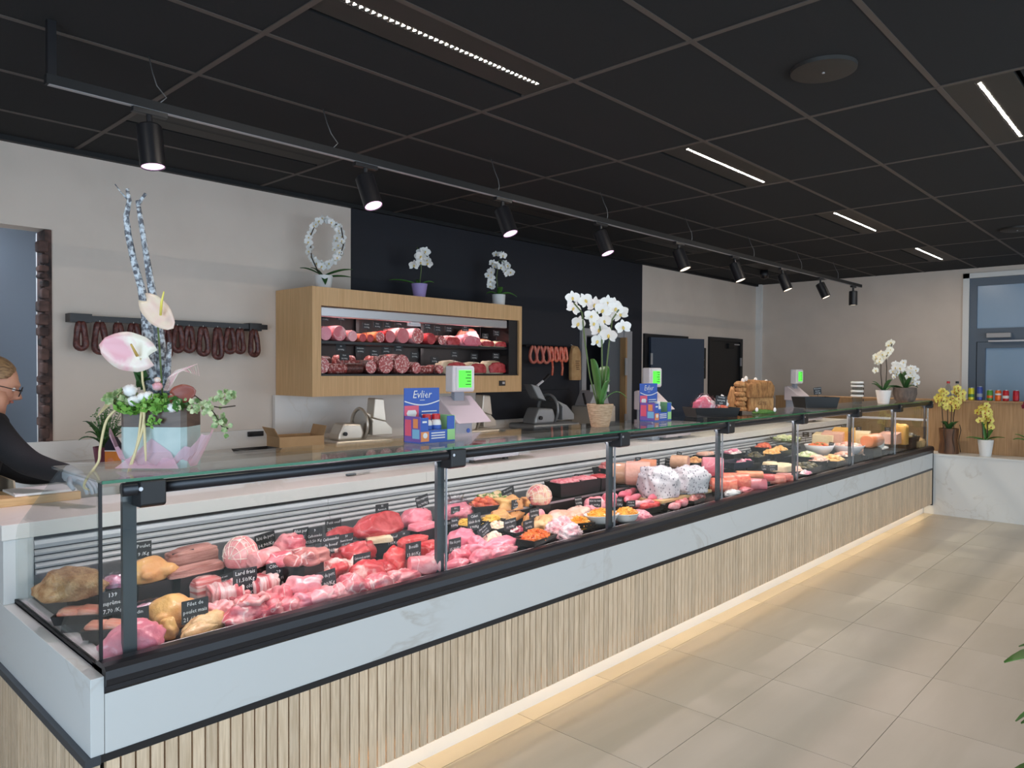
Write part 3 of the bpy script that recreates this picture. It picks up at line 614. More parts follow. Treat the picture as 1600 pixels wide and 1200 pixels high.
('cyl', 4.282, 0.13, 0.749, 0.22, 0.1, 0.09, -55, 'hamloaf', 'ham_sausage', 'smooth pink sausage loaf with a speckled cut end'),
('bag', 4.018, 0.13, 0.749, 0.2, 0.1, 0.05, 0, 'white', 'bagged_cheese', 'white crumbs in clear film below the orange salami'),
('cyl', 4.501, 0.244, 0.8, 0.2, 0.07, 0.06, -50, 'peach', 'sausage_roll', 'orange sausage roll above the smooth pink loaf'),
('cyl', 4.678, 0.149, 0.751, 0.2, 0.07, 0.065, -55, 'hamring', 'stuffed_sausage', 'stuffed roll with a white ringed end, left of the pair'),
('cyl', 4.791, 0.139, 0.75, 0.2, 0.07, 0.065, -55, 'hamring', 'stuffed_sausage', 'stuffed roll with a white ringed end, right of the pair'),
('cyl', 4.622, 0.199, 0.776, 0.18, 0.06, 0.055, -55, 'redb', 'dry_sausage', 'red dry sausage left of the ringed pair'),
('cyl', 4.943, 0.148, 0.751, 0.15, 0.06, 0.06, -55, 'veal', 'dry_sausage', 'dark dry sausage right of the ringed pair'),
('slab', 5.052, 0.225, 0.809, 0.18, 0.14, 0.06, 0, 'creamb', 'cheese_block', 'cream block behind the ringed stuffed rolls'),
('slab', 5.088, 0.342, 0.82, 0.12, 0.1, 0.05, 0, 'creamb', 'cheese_block', 'small cream block left of the larger cream block'),
('tray', 4.772, 0.491, 0.84, 0.26, 0.18, 0.05, -10, 'navy:none', 'empty_tray', 'empty dark blue black tray right of the fourth post'),
('tray', 5.223, 0.732, 0.85, 0.22, 0.13, 0.05, 0, 'pinkw:lump', 'salad_tray', 'tray of pink and white salad at the back near the fourth post'),
('tray', 5.212, 0.525, 0.841, 0.2, 0.14, 0.05, 0, 'olive:lump', 'olive_tray', 'tray of dark olives and pale cubes in the middle'),
('tray', 5.737, 0.691, 0.87, 0.22, 0.14, 0.05, -5, 'kebab:lump', 'skewer_tray', 'tray of orange red skewers at the back'),
('tray', 5.762, 0.552, 0.85, 0.2, 0.14, 0.05, -5, 'gold:lump', 'skewer_tray', 'tray of golden skewers beside the fifth post'),
('bowl', 6.405, 0.765, 0.87, 0.34, 0.3, 0.09, 0, 'green:lump', 'salad_bowl', 'wide clear bowl of pale green salad behind the fifth post'),
('bowl', 6.284, 0.397, 0.821, 0.3, 0.26, 0.1, 0, 'tomato:lump', 'salad_bowl', 'white bowl of tomato salad with green leaves'),
('bowl', 6.706, 0.281, 0.809, 0.36, 0.3, 0.09, 0, 'tomatop:lump', 'salad_bowl', 'shallow white bowl of pink salad around the sixth post'),
('tray', 5.493, 0.215, 0.758, 0.28, 0.18, 0.05, 0, 'olive:lump', 'olive_tray', 'front tray of dark olives right of the fifth post'),
('tray', 5.98, 0.304, 0.766, 0.3, 0.2, 0.05, 0, 'shrimp:lump', 'seafood_tray', 'tray of pink shrimp salad in the front row'),
('tray', 6.144, 0.228, 0.759, 0.3, 0.2, 0.05, 0, 'gold:lump', 'pasta_tray', 'tray of golden orange pasta salad in the front row'),
('tray', 6.548, 0.267, 0.763, 0.28, 0.18, 0.05, 0, 'shrimp:lump', 'seafood_tray', 'tray of pink white seafood left of the sixth post'),
('tray', 5.278, 0.13, 0.749, 0.18, 0.12, 0.03, 0, 'pinkw:lump', 'sushi_tray', 'small tray of pink white bites at the front rail'),
('wedge', 6.964, 0.601, 0.85, 0.22, 0.2, 0.13, 10, 'creamb', 'cheese_wedge', 'pale cheese wedge, leftmost of the row at the back'),
('wedge', 6.992, 0.522, 0.85, 0.22, 0.2, 0.15, 10, 'tanp', 'cheese_wedge', 'beige cheese wedge in the middle of the row at the back'),
('wedge', 7.123, 0.467, 0.85, 0.2, 0.2, 0.18, 10, 'gold2', 'cheese_wedge', 'deep yellow cheese wedge left of the sixth post'),
('wedge', 7.331, 0.372, 0.85, 0.18, 0.18, 0.14, 10, 'creamb', 'cheese_wedge', 'pale cheese wedge right of the sixth post'),
('cyl', 6.929, 0.13, 0.869, 0.3, 0.14, 0.13, 0, 'peach', 'cheese_log', 'orange cheese roll lying on a white wrapped block'),
('slab', 7.137, 0.181, 0.85, 0.24, 0.16, 0.1, 0, 'white', 'wrapped_block', 'white wrapped block under the orange cheese roll'),
('wedge', 7.679, 0.189, 0.85, 0.2, 0.18, 0.12, 0, 'tanp', 'cheese_wedge', 'beige cheese wedge left of the seventh post'),
('slab', 7.866, 0.13, 0.833, 0.13, 0.13, 0.22, 0, 'gold2', 'cheese_block', 'tall golden cheese block right of the seventh post'),
('tray', 6.941, 0.22, 0.758, 0.3, 0.2, 0.04, 0, 'shrimp:lump', 'seafood_tray', 'faint tray of pink seafood right of the sixth post'),
('tray', 7.486, 0.243, 0.76, 0.26, 0.2, 0.05, 0, 'white:slabs', 'cheese_tray', 'round white cheeses in a tray below the orange roll'),
('tray', 7.897, 0.284, 0.814, 0.36, 0.2, 0.04, 0, 'pinkw:slabs', 'ham_slice_tray', 'tray of pale pink ham slices left of the seventh post'),
('tray', 8.265, 0.212, 0.787, 0.36, 0.2, 0.04, 0, 'white:slabs', 'cheese_tray', 'tray of white soft cheeses right of the seventh post'),
('slab', 8.42, 0.13, 0.762, 0.2, 0.16, 0.1, 0, 'oakl', 'wooden_cheese_box', 'light wooden cheese box at the far right end'),
('tray', 8.15, 0.13, 0.84, 0.3, 0.15, 0.06, 0, 'olive:lump', 'sausage_tray', 'tray of dark dried sausages near the far right end'),
('fold', 0.439, 0.246, 0.761, 0.1, 0.08, 0.04, 10, 'pinkp', 'pork_slice', 'pale pork slice tucked between the ribs and the chicken fillets'),
('blob', 0.549, 0.318, 0.768, 0.1, 0.08, 0.05, 20, 'rose', 'pork_piece', 'marbled pork piece right below the tag Plates cotes'),
('fold', 0.582, 0.136, 0.75, 0.14, 0.07, 0.045, 15, 'rose', 'pork_chop', 'slim pork chop at the front edge right of the coiled chop'),
('fold', 0.712, 0.13, 0.749, 0.12, 0.08, 0.045, 5, 'pink', 'pork_escalope', 'pink pork escalope at the front edge left of the pork in film'),
('blob', 0.852, 0.13, 0.749, 0.13, 0.08, 0.05, 0, 'rose', 'veal_piece', 'lower marbled veal piece at the front edge'),
('fold', 0.88, 0.326, 0.779, 0.14, 0.1, 0.06, 10, 'veal', 'braising_steak', 'brownish braising steak between the tags Spare ribs and Carbonnades'),
('fold', 1.033, 0.332, 0.779, 0.13, 0.08, 0.05, 20, 'fatred', 'flank_steak', 'fat edged flank steak left of the tag Carbonnade speciale'),
('blob', 1.124, 0.215, 0.758, 0.14, 0.1, 0.06, 15, 'red', 'beef_piece', 'dark red beef piece right of the tag Carbonnade speciale'),
('fold', 1.043, 0.464, 0.797, 0.14, 0.1, 0.06, 0, 'fatred', 'beef_slice', 'streaky beef slice under the tag numbered 33'),
('fold', 1.129, 0.138, 0.75, 0.15, 0.08, 0.04, 10, 'rose', 'shank_slice', 'small shank slice below the tag Bouilli'),
('blob', 0.742, 0.352, 0.85, 0.13, 0.1, 0.05, -10, 'rose', 'pork_neck', 'second pork neck piece in front of the knobbly one'),
('fold', 1.656, 0.206, 0.757, 0.12, 0.09, 0.05, 30, 'ham', 'pork_loin', 'middle pink pork loin between the tenderloins'),
('blob', 1.792, 0.249, 0.781, 0.12, 0.08, 0.05, 10, 'cream', 'celery_heap', 'cream coloured diced heap behind the long tenderloin'),
('fold', 2.084, 0.49, 0.805, 0.18, 0.08, 0.05, 15, 'chick', 'chicken_fillet', 'golden chicken fillet left of the middle pair'),
('fold', 2.27, 0.346, 0.781, 0.16, 0.09, 0.045, 20, 'chickp', 'chicken_fillet', 'pale golden chicken fillet behind the mince balls'),
('fold', 2.472, 0.324, 0.778, 0.18, 0.1, 0.04, 10, 'salmonp', 'salmon_fillet', 'pale salmon fillet in front of the other two'),
('fold', 2.281, 0.733, 0.85, 0.18, 0.1, 0.05, 0, 'leafmix', 'herb_topping', 'green herb and pepper topping behind the skewers'),
('fold', 2.73, 0.365, 0.772, 0.16, 0.1, 0.05, 5, 'mince2', 'mince_heap', 'pink mince heap just behind the left oval dish'),
('saus', 3.251, 0.237, 0.76, 0.2, 0.05, 0.042, 8, 'pink', 'fresh_sausage', 'fresh pink sausage in the middle right of the red tray'),
('saus', 3.399, 0.171, 0.753, 0.17, 0.05, 0.042, 16, 'rose', 'fresh_sausage', 'fresh sausage furthest right below the wooden board'),
('saus', 3.253, 0.438, 0.8, 0.2, 0.05, 0.042, 14, 'pink', 'fresh_sausage', 'fresh pink sausage at the back behind the row'),
('cyl', 4.043, 0.215, 0.757, 0.18, 0.1, 0.1, -55, 'salmon2', 'salami', 'orange salami half hidden by the fourth post'),
('blob', 4.213, 0.13, 0.749, 0.2, 0.08, 0.04, 0, 'hamloaf', 'ham_slices', 'pink ham slices lying below the smooth loaf'),
('tray', 5.262, 0.218, 0.758, 0.2, 0.14, 0.04, 0, 'shrimp:lump', 'seafood_tray', 'small pink seafood tray behind the fifth post'),
('tray', 4.921, 0.471, 0.813, 0.2, 0.15, 0.05, -5, 'pinkw:lump', 'salad_tray', 'tray of pink white salad in front of the empty tray'),
('tray', 5.582, 0.549, 0.836, 0.22, 0.15, 0.05, -5, 'gold:lump', 'pasta_tray', 'tray of golden salad between the skewers and the cream blocks'),
('tray', 5.978, 0.384, 0.794, 0.26, 0.18, 0.05, 0, 'green:lump', 'herb_tray', 'tray of green salad right of the fifth post'),
]
# price tags: x, y, z of the centre, width, height, roll, turn, lines, label
TAGS=[
(0.135, 0.34, 0.843, 0.065, 0.079, 0, 0, '139|suprêmes|7,70 /Kg', 'black price tag numbered 139 at the left of the case'),
(0.177, 0.26, 0.807, 0.081, 0.053, 0, 0, 'Boudin|14 /Kg', 'black price tag Boudin behind the first post'),
(0.349, 0.66, 0.923, 0.059, 0.062, 0, 0, 'Poulet|9 /Kg', 'dark price tag behind the rear chicken beside the first post'),
(0.346, 0.5, 0.838, 0.093, 0.055, 0, 0, 'Cuisse de|poulet|11,90/Kg', 'black price tag Cuisse de poulet on the step edge'),
(0.452, 0.55, 0.89, 0.08, 0.057, -4, 0, 'Lard fumé|16,90/Kg', 'black price tag Lard fumé on the smoked bacon'),
(0.324, 0.16, 0.814, 0.087, 0.075, 0, 0, 'Filet de|poulet maïs|21,65€/Kg', 'black price tag Filet de poulet maïs on the yellow chicken'),
(0.552, 0.44, 0.815, 0.073, 0.033, -5, 0, 'Lard salé|13,50/Kg', 'small black price tag Lard salé left of the tall tag'),
(0.567, 0.3, 0.825, 0.092, 0.107, 0, 0, 'Lard frais|11,50/Kg|Plates côtes|11,90 /Kg', 'tall black price tag Lard frais and Plates côtes'),
(0.82, 0.62, 0.885, 0.089, 0.067, -8, 0, 'Rôti de porc|14,90/Kg', 'tilted black price tag above the round netted roast'),
(0.71, 0.32, 0.823, 0.1, 0.097, 0, 0, 'Côtelettes|29|Spare ribs|13,75 /Kg', 'tall black price tag numbered 29 Spare ribs'),
(0.943, 0.55, 0.893, 0.072, 0.076, 0, 0, 'Filet pur|porc|14,90/Kg', 'black price tag Filet pur, left of the touching pair'),
(1.01, 0.55, 0.887, 0.078, 0.071, 0, 0, '9|Carbonnades|13,50 /Kg', 'black price tag numbered 9, right of the touching pair'),
(1.175, 0.66, 0.89, 0.084, 0.061, 0, 0, 'Petit oeuf|20,90/Kg', 'black price tag Petit oeuf behind the small beef joint'),
(1.005, 0.42, 0.871, 0.086, 0.075, 0, 0, 'Carbonnades|de boeuf|13,90/Kg', 'black price tag Carbonnades de boeuf in the middle'),
(1.081, 0.42, 0.877, 0.07, 0.054, 0, 0, '33|Sauté boeuf|12,90/Kg', 'black price tag numbered 33 beside the beef tag'),
(1.034, 0.24, 0.829, 0.083, 0.064, 0, 0, 'Carbonnade spéciale|13,50/Kg', 'black price tag Carbonnade spéciale on the beef shank'),
(0.814, 0.16, 0.814, 0.087, 0.069, -5, 0, 'Sauté de porc|13,90/Kg', 'black price tag Sauté de porc on the pale escalope'),
(1.478, 0.7, 0.918, 0.077, 0.053, 0, 0, '32|Rumsteck|24,50/Kg', 'small black price tag numbered 32 above the beef rump'),
(1.336, 0.44, 0.832, 0.071, 0.058, 0, 0, 'Roastbeef|22,90/Kg', 'black price tag Roastbeef beside the cream fat strip'),
(1.405, 0.44, 0.832, 0.066, 0.056, 0, 0, '38|Steak|20,50/Kg', 'black price tag numbered 38 right of Roastbeef'),
(1.266, 0.2, 0.839, 0.082, 0.068, 0, 0, 'Bouilli|13,80/Kg', 'black price tag Bouilli above the rolled shoulder'),
(1.575, 0.55, 0.899, 0.091, 0.04, -10, 0, 'Rôti filet|15,90/Kg', 'small black price tag lying on the pink pork joint'),
(1.699, 0.66, 0.935, 0.08, 0.058, -12, 0, 'Filet mignon|16,90/Kg', 'small black price tag behind the pink pork joint'),
(1.655, 0.5, 0.851, 0.049, 0.044, 0, 0, 'Jambon|9,90/Kg', 'tiny black price tag just left of the second post'),
(1.781, 0.5, 0.9, 0.06, 0.035, 0, 0, 'Rôti|15,50/Kg', 'tiny black price tag on the clear bag at the second post'),
(1.503, 0.2, 0.82, 0.072, 0.063, 0, 0, 'Filet de porc|15,90/Kg', 'black price tag right of the second post at the front'),
(1.645, 0.36, 0.876, 0.049, 0.049, 0, 0, 'Salade|9,50/Kg', 'black price tag left of the yellow salad'),
(1.756, 0.34, 0.869, 0.085, 0.08, 0, 0, 'Céleri|Salade de riz|9,90/Kg', 'upright black tag of the crossed pair'),
(1.727, 0.24, 0.848, 0.084, 0.051, -28, 0, 'Filet mignon|de porc|16,90/Kg', 'strongly tilted black tag of the crossed pair'),
(2.374, 0.7, 0.897, 0.102, 0.052, -12, 0, 'Brochettes|17,90/Kg', 'tilted black tag above the golden fillets'),
(2.224, 0.5, 0.872, 0.066, 0.052, 0, 0, '27|Dinde|12,90/Kg', 'small black tag left of the netted speckled roast tag'),
(2.371, 0.5, 0.867, 0.07, 0.061, 0, 0, 'Rôti dinde|13,90/Kg', 'small black tag in front of the speckled netted roast'),
(1.903, 0.24, 0.849, 0.086, 0.053, -3, 0, 'Salade liégeoise|10,90/Kg', 'black tag above the red white diced salad'),
(2.039, 0.24, 0.826, 0.081, 0.051, -4, 0, 'Carottes|8,90/Kg', 'black tag behind the shredded carrot'),
(2.218, 0.36, 0.843, 0.076, 0.051, 0, 0, 'Cordon bleu|14,90/Kg', 'black tag above the tag of the carrots'),
(2.98, 0.66, 0.92, 0.056, 0.053, 0, -32, 'Haché|10,90/Kg', 'small black tag on the first mince tray'),
(3.082, 0.62, 0.906, 0.052, 0.049, -5, -32, 'Américain|13,90/Kg', 'small black tag on the second mince tray'),
(3.22, 0.62, 0.896, 0.04, 0.05, 0, -32, 'Tartare|15,90/Kg', 'small black tag left of the third post'),
(2.597, 0.36, 0.86, 0.042, 0.047, -8, -32, 'Boulettes|9,90/Kg', 'small black tag beside the deep mince trays'),
(2.728, 0.34, 0.835, 0.075, 0.052, 0, -32, 'Rôti de veau|21,90/Kg', 'black tag above the left orange salad dish'),
(2.914, 0.3, 0.82, 0.037, 0.057, 0, -32, 'Chipo|12/Kg', 'narrow black tag right of the third post'),
(2.946, 0.24, 0.815, 0.057, 0.038, 0, -32, 'Merguez|13,50/Kg', 'black tag above the red sausage tray'),
(3.317, 0.26, 0.826, 0.049, 0.06, 0, -32, 'Saucisse|11,90/Kg', 'upright black tag below the wooden board'),
(3.403, 0.28, 0.834, 0.063, 0.053, 35, -32, 'Boudin|9,90/Kg', 'leaning black tag below the wooden board'),
(3.747, 0.45, 0.898, 0.049, 0.044, 8, -32, 'Jambon|22/Kg', 'small black tag between the two wrapped hams'),
(3.744, 0.72, 0.964, 0.045, 0.041, 0, -32, 'Pâté|12/Kg', 'small black tag above the rosy ham loaf'),
(3.981, 0.72, 0.929, 0.062, 0.047, 0, -32, 'Pâté|14/Kg', 'small black tag behind the left wrapped ham'),
(4.093, 0.68, 0.923, 0.063, 0.057, 6, -32, 'Terrine|15/Kg', 'small black tag behind the gap of the hams'),
(4.376, 0.76, 0.946, 0.044, 0.05, 12, -32, 'Foie|18/Kg', 'small tilted black tag on the small beige loaf'),
(4.519, 0.74, 0.901, 0.067, 0.046, 0, -32, 'Quiche|3,50', 'small black tag behind the golden pastries'),
(4.276, 0.5, 0.851, 0.069, 0.033, 0, -32, 'Jambon cuit|19/Kg', 'small flat black tag beside the right wrapped ham'),
(4.429, 0.3, 0.837, 0.059, 0.038, 0, -32, 'Salami|16/Kg', 'small black tag on the orange salami'),
(4.814, 0.2, 0.858, 0.09, 0.044, 0, -32, 'Saucisson|17,90/Kg', 'black tag in front of the cream block'),
(4.666, 0.2, 0.872, 0.05, 0.044, 0, -32, 'Ail|16/Kg', 'small black tag left of the cream block tag'),
(5.923, 0.8, 0.909, 0.091, 0.048, 0, -45, 'Brochettes|18/Kg', 'black tag above the orange red skewers'),
(5.46, 0.7, 0.881, 0.057, 0.04, 0, -45, 'Feta|15/Kg', 'small black tag left of the skewers'),
(5.509, 0.5, 0.832, 0.051, 0.039, 0, -45, 'Olives|19/Kg', 'small black tag beside the olives'),
(6.987, 0.8, 0.947, 0.068, 0.053, 0, -45, 'Brie|16/Kg', 'small black tag right of the fifth post'),
(7.248, 0.8, 0.924, 0.076, 0.055, 0, -45, 'Gouda|14/Kg', 'small black tag left of the pale wedge'),
(7.615, 0.8, 0.93, 0.079, 0.049, 0, -45, 'Comté|22/Kg', 'small black tag over the beige wedge'),
(8.235, 0.85, 0.959, 0.061, 0.052, 0, -45, 'Chèvre|19/Kg', 'small black tag over the deep yellow wedge'),
(6.322, 0.3, 0.923, 0.048, 0.048, 10, -45, 'Tomate|9/Kg', 'small black tag on the tomato bowl'),
(8.362, 0.72, 0.937, 0.061, 0.045, 0, -45, 'Bleu|18/Kg', 'small black tag over the right pale wedge'),
(7.322, 0.35, 0.909, 0.047, 0.073, 5, -45, 'Surimi|12/Kg', 'narrow black tag right of the sixth post'),
(8.337, 0.4, 0.949, 0.074, 0.051, 0, -45, 'Roulé|15/Kg', 'small black tag right of the orange roll'),
(8.018, 0.3, 0.881, 0.064, 0.042, -5, -45, 'Jambon|21/Kg', 'small black tag on the pale ham slices'),
(8.336, 0.28, 1.0, 0.044, 0.043, 0, -45, 'Vieux|20/Kg', 'tiny black tag over the tall golden block'),
(8.356, 0.12, 0.865, 0.051, 0.057, -12, -45, 'Sec|18/Kg', 'small tilted black tag near the wooden box'),
]
_lines = {s for r in TAGS for s in r[7].split('|')} | {'Evlier', 'GÎTE', '19,90/Kg', '24,90/Kg', 'Cervelas', 'Lard grillé', '3,50', 'Promotion', 'du jour', '9,95 /Kg',
          'Jambon', 'Supérieur', 'Chorizo', 'Fumé', 'Farci', 'Rosette', 'Galantine', 'Boulogne', 'Ardenne', 'Cobourg', 'Braisé', 'Rôti', 'Lard', 'Bresaola',
          'Ail', 'Noix', 'Ardennais', 'Milano', 'Salami', 'Gaulois', 'Fuet', 'Parme', 'Serrano', 'Bayonne'}
make_texts(sorted(_lines))
# ================================================================ FOOD
def food(name, a, b, rough=.38, scale=14, sharp=(.38, .62), **k): mat(name, a, rough, col2=b, coat=.22, scale=scale, sharp=sharp, bump=k.pop('bump', .45), bscale=k.pop('bscale', 45), **k)
food('bread', (196, 160, 118), (158, 116, 78), .9, 30, bscale=140, bump=.9)
food('purple', (206, 120, 150), (232, 190, 208), .3, 40)
food('chick', (232, 178, 106), (214, 150, 92), .45, 9)
food('chickp', (238, 200, 146), (222, 168, 118), .4, 10)
food('lardsm', (146, 86, 74), (206, 150, 138), .5, 9, stretch=(.6, 2.5, 9))
food('bacon', (214, 110, 108), (240, 206, 200), .35, 6, stretch=(.5, 2, 14), sharp=(.42, .55))
food('rib', (214, 96, 104), (244, 208, 206), .35, 5, stretch=(9, .8, 1), sharp=(.42, .56))
food('rosepale', (212, 124, 126), (232, 170, 168), .4, 12, vein=((246, 214, 208), 7, .018, .75))
food('rose', (208, 92, 104), (238, 168, 170), .32, 11, sharp=(.42, .66), vein=((246, 214, 208), 7, .018, .75))
food('veal', (176, 86, 86), (206, 132, 124), .42, 11, vein=((246, 214, 208), 7, .018, .75))
food('red', (176, 40, 48), (206, 76, 80), .32, 10, vein=((226, 140, 136), 6, .012, .5))
food('redb', (206, 44, 48), (226, 88, 86), .3, 12, vein=((240, 160, 150), 6, .012, .55))
food('fatred', (200, 62, 68), (242, 202, 194), .34, 10, sharp=(.5, .6))
food('pink', (226, 104, 124), (238, 150, 160), .3, 9, vein=((246, 200, 204), 5, .012, .55))
food('pinkp', (236, 136, 146), (244, 172, 176), .32, 8, vein=((250, 220, 218), 5, .014, .6))
food('ham', (228, 122, 144), (238, 152, 166), .3, 6)
food('fat', (240, 222, 190), (228, 200, 162), .45, 12)
food('salmon', (228, 130, 110), (240, 176, 150), .35, 9, stretch=(1, 6, 1))
food('salmonp', (238, 170, 142), (244, 206, 190), .35, 9)
food('salmon2', (222, 92, 70), (236, 138, 108), .4, 40)
food('speckle', (206, 106, 112), (228, 206, 172), .5, 26)
food('mince', (218, 100, 114), (238, 160, 164), .45, 60, bump=.6, bscale=90)
food('mincep', (226, 148, 160), (248, 222, 222), .45, 34, bump=.8, bscale=60)
food('mince2', (224, 116, 134), (242, 166, 172), .45, 60, bump=.6, bscale=90)
food('tan', (226, 176, 140), (216, 162, 128), .45, 6)
food('tanp', (232, 178, 158), (222, 160, 142), .45, 6)
food('peach', (224, 128, 84), (234, 152, 112), .4, 10)
food('hamloaf', (212, 112, 120), (222, 134, 138), .4, 8)
food('hamring', (196, 96, 84), (214, 130, 110), .4, 12)
food('creamb', (246, 224, 186), (238, 210, 164), .5, 6)
food('gold2', (230, 176, 88), (220, 160, 72), .5, 5)
food('carrot', (232, 96, 30), (244, 138, 60), .45, 30)
food('orange', (240, 150, 30), (248, 186, 70), .45, 30)
food('yellow', (244, 190, 60), (250, 214, 110), .45, 30)
food('cream', (246, 226, 196), (232, 170, 160), .5, 30, sharp=(.5, .58))
food('beet', (190, 60, 90), (246, 226, 220), .5, 30, sharp=(.48, .54))
food('kebab', (196, 60, 44), (232, 120, 70), .4, 20)
food('olive', (52, 50, 42), (120, 104, 60), .35, 16)
food('gold', (236, 168, 88), (248, 206, 140), .4, 18)
food('green', (170, 190, 120), (236, 232, 200), .5, 22)
food('tomato', (222, 84, 50), (240, 150, 90), .4, 18)
food('tomatop', (232, 140, 128), (244, 210, 190), .45, 18)
food('shrimp', (242, 170, 140), (250, 220, 204), .45, 20)
food('pinkw', (232, 130, 160), (250, 232, 230), .45, 16, sharp=(.45, .55))
food('navy', (34, 42, 60), (30, 36, 52), .4, 8)
food('cut_salami', (198, 96, 96), (244, 206, 200), .45, 70, sharp=(.52, .58), bump=.1)
food('cut_pale', (236, 172, 160), (226, 150, 142), .45, 20, bump=.1)
food('cut_red', (172, 42, 48), (200, 80, 84), .4, 26, bump=.15)
food('salami', (150, 62, 58), (226, 176, 168), .5, 60, sharp=(.52, .6))
food('leafmix', (96, 140, 56), (236, 206, 160), .5, 30, sharp=(.45, .55))
food('dry_sausage', (78, 36, 32), (116, 64, 56), .55, 50, sharp=(.45, .65), bump=.5)
mat('paper', (96, 94, 106), .7, col2=(206, 198, 202), scale=44, kind='voronoi', sharp=(.20, .34), stretch=(1.6, 1.0, 1.0), bump=.6, bscale=11)
mat('netting', (240, 226, 214), .7)
mat('leaf', (62, 108, 44), .42, col2=(86, 136, 62), scale=6, stretch=(1, 1, 1))
mat('leaf_dark', (40, 78, 36), .42, col2=(58, 98, 48), scale=6)
mat('leaf_lime', (140, 186, 84), .5, col2=(96, 152, 56), scale=20)
mat('ivy', (214, 218, 170), .5, col2=(104, 140, 76), scale=40)
mat('stem', (92, 110, 62), .5)
mat('stem_dark', (58, 46, 36), .6)
mat('petal_white', (246, 244, 240), .5, col2=(250, 248, 244), scale=6)
mat('petal_cream', (246, 240, 222), .5)
mat('petal_yellow', (240, 222, 92), .5, col2=(248, 236, 140), scale=10)
mat('petal_red', (134, 26, 52), .5)
mat('lip_yellow', (228, 200, 110), .5)
mat('lip_red', (170, 60, 50), .5)

def sgnpow(v, e): return math.copysign(abs(v)**e, v)
def blob_mb(w, d, h, seed=0, amp=.12, box=1., ridge=None, nu=36, nv=24, flat=.55, freq=1.7):
    o = Vector((seed*3.17, seed*1.71, seed*.93)); mb = MB()
    def fn(p):
        q = Vector((sgnpow(p.x, box), sgnpow(p.y, box), sgnpow(p.z, box)))
        k = 1+amp*1.3*noise.noise(p*freq+o)+amp*.55*noise.noise(p*freq*2.6+o)+amp*.22*noise.noise(p*freq*6+o)
        if ridge: k += ridge[0]*math.sin(ridge[1]*p.x+2.2*noise.noise(p*1.3+o)+seed)
        q = q*k
        if q.z < -flat: q.z = -flat
        return q
    mb.ball((0, 0, 0), w/2, d/2, h/(1+flat), nu, nv, fn)
    for i, v in enumerate(mb.v): mb.v[i] = (v[0], v[1], v[2]+h*flat/(1+flat))
    return mb
def cyl_mb(w, d, h, n=22, rim=.12):
    mb = MB(); prof = [(-.5, .0), (-.5, .55), (-.49, .82), (-.44, 1), (-.1, 1.02), (.3, 1.0), (.47, .98), (.5, .94)]
    vs = []
    for x, r in prof:
        for k in range(n):
            a = 2*PI*k/n; vs.append((x*w, r*d/2*math.cos(a), h/2+r*h/2*math.sin(a)))
    fs = [(i*n+k, i*n+(k+1) % n, (i+1)*n+(k+1) % n, (i+1)*n+k) for i in range(len(prof)-1) for k in range(n)]
    mb.add(vs, fs); mb.cur = 1; mb.add(vs[-n:], [tuple(range(n))]); return mb
def heap(kind, w, d, h, seed, m, parent, z0):
    r = random.Random(seed); mb = MB()
    if kind == 'shred':
        for k in range(150):
            a = r.random()*2*PI; q = math.sqrt(r.random()); x = q*math.cos(a)*w*.46; y = q*math.sin(a)*d*.46
            z = z0+h*(1-q*q)*.9+r.random()*.006; t = r.random()*PI; L = .010+r.random()*.012
            dx, dy, dz = math.cos(t)*L, math.sin(t)*L, (r.random()-.5)*.008
            mb.tube([(x-dx, y-dy, z-dz), (x, y, z+.003), (x+dx, y+dy, z+dz)], .0022, 4)
        mb.ball((0, 0, z0), w*.47, d*.47, h*.85, 16, 8)
        o = mb.build('salad_heap', m, parent); o['kind'] = 'stuff'
    elif kind == 'lump':
        for k in range(46):
            a = r.random()*2*PI; q = math.sqrt(r.random()); x = q*math.cos(a)*w*.44; y = q*math.sin(a)*d*.44
            s = .011+r.random()*.014; s *= min(1.4, w/.2)
            f0 = r.random()*9
            mb.ball((x, y, z0+h*(1-q*q)*.75+r.random()*.008), s*(.8+r.random()*.6), s, s*.75, 8, 5, lambda p: p*(1+.25*noise.noise(p*2+Vector((f0, k, 0)))))
        mb.ball((0, 0, z0), w*.46, d*.46, h*.75, 14, 6)
        o = mb.build('heap', m, parent, smooth=True); o['kind'] = 'stuff'
    elif kind == 'slabs':
        n = max(2, int(w/.055))
        for k in range(n):
            x = -w*.42+w*.84*(k+.5)/n
            b = blob_mb(w*.95/n*1.25, d*.82, h*.9, seed+k, .10, .6, nu=14, nv=9)
            b.xform(Matrix.Translation((x, 0, z0)) @ Matrix.Rotation(.12*(k % 2), 4, 'Y')); b.build('slice', m, parent, smooth=True)
def tray_mb(w, d, h, m='tray_black'):
    t = .004; x, y = w/2, d/2; k = .88
    mb = MB()
    ring = lambda a, b, z: [(-a, -b, z), (a, -b, z), (a, b, z), (-a, b, z)]
    vs = ring(x*k, y*k, 0)+ring(x, y, h)+ring(x-t*2, y-t*2, h)+ring(x*k-t, y*k-t, t)
    fs = [(3, 2, 1, 0), (12, 13, 14, 15)]
    for a in range(3):
        for i in range(4): fs.append((a*4+i, a*4+(i+1) % 4, a*4+4+(i+1) % 4, a*4+4+i))
    return mb.add(vs, fs)
CATS = {'blob': 'meat', 'fold': 'meat', 'slab': 'meat', 'cut': 'meat', 'net': 'meat', 'rib': 'meat', 'ring': 'meat', 'bag': 'meat', 'chicken': 'chicken', 'cyl': 'charcuterie', 'saus': 'sausage',
        'tray': 'food tray', 'tray2': 'food tray', 'dish': 'salad dish', 'bowl': 'salad bowl', 'wedge': 'cheese', 'board': 'board', 'lump': 'meat', 'ham': 'ham'}
def surf(y): return .752 if y < .1 else (.737 if y < .512 else .842)
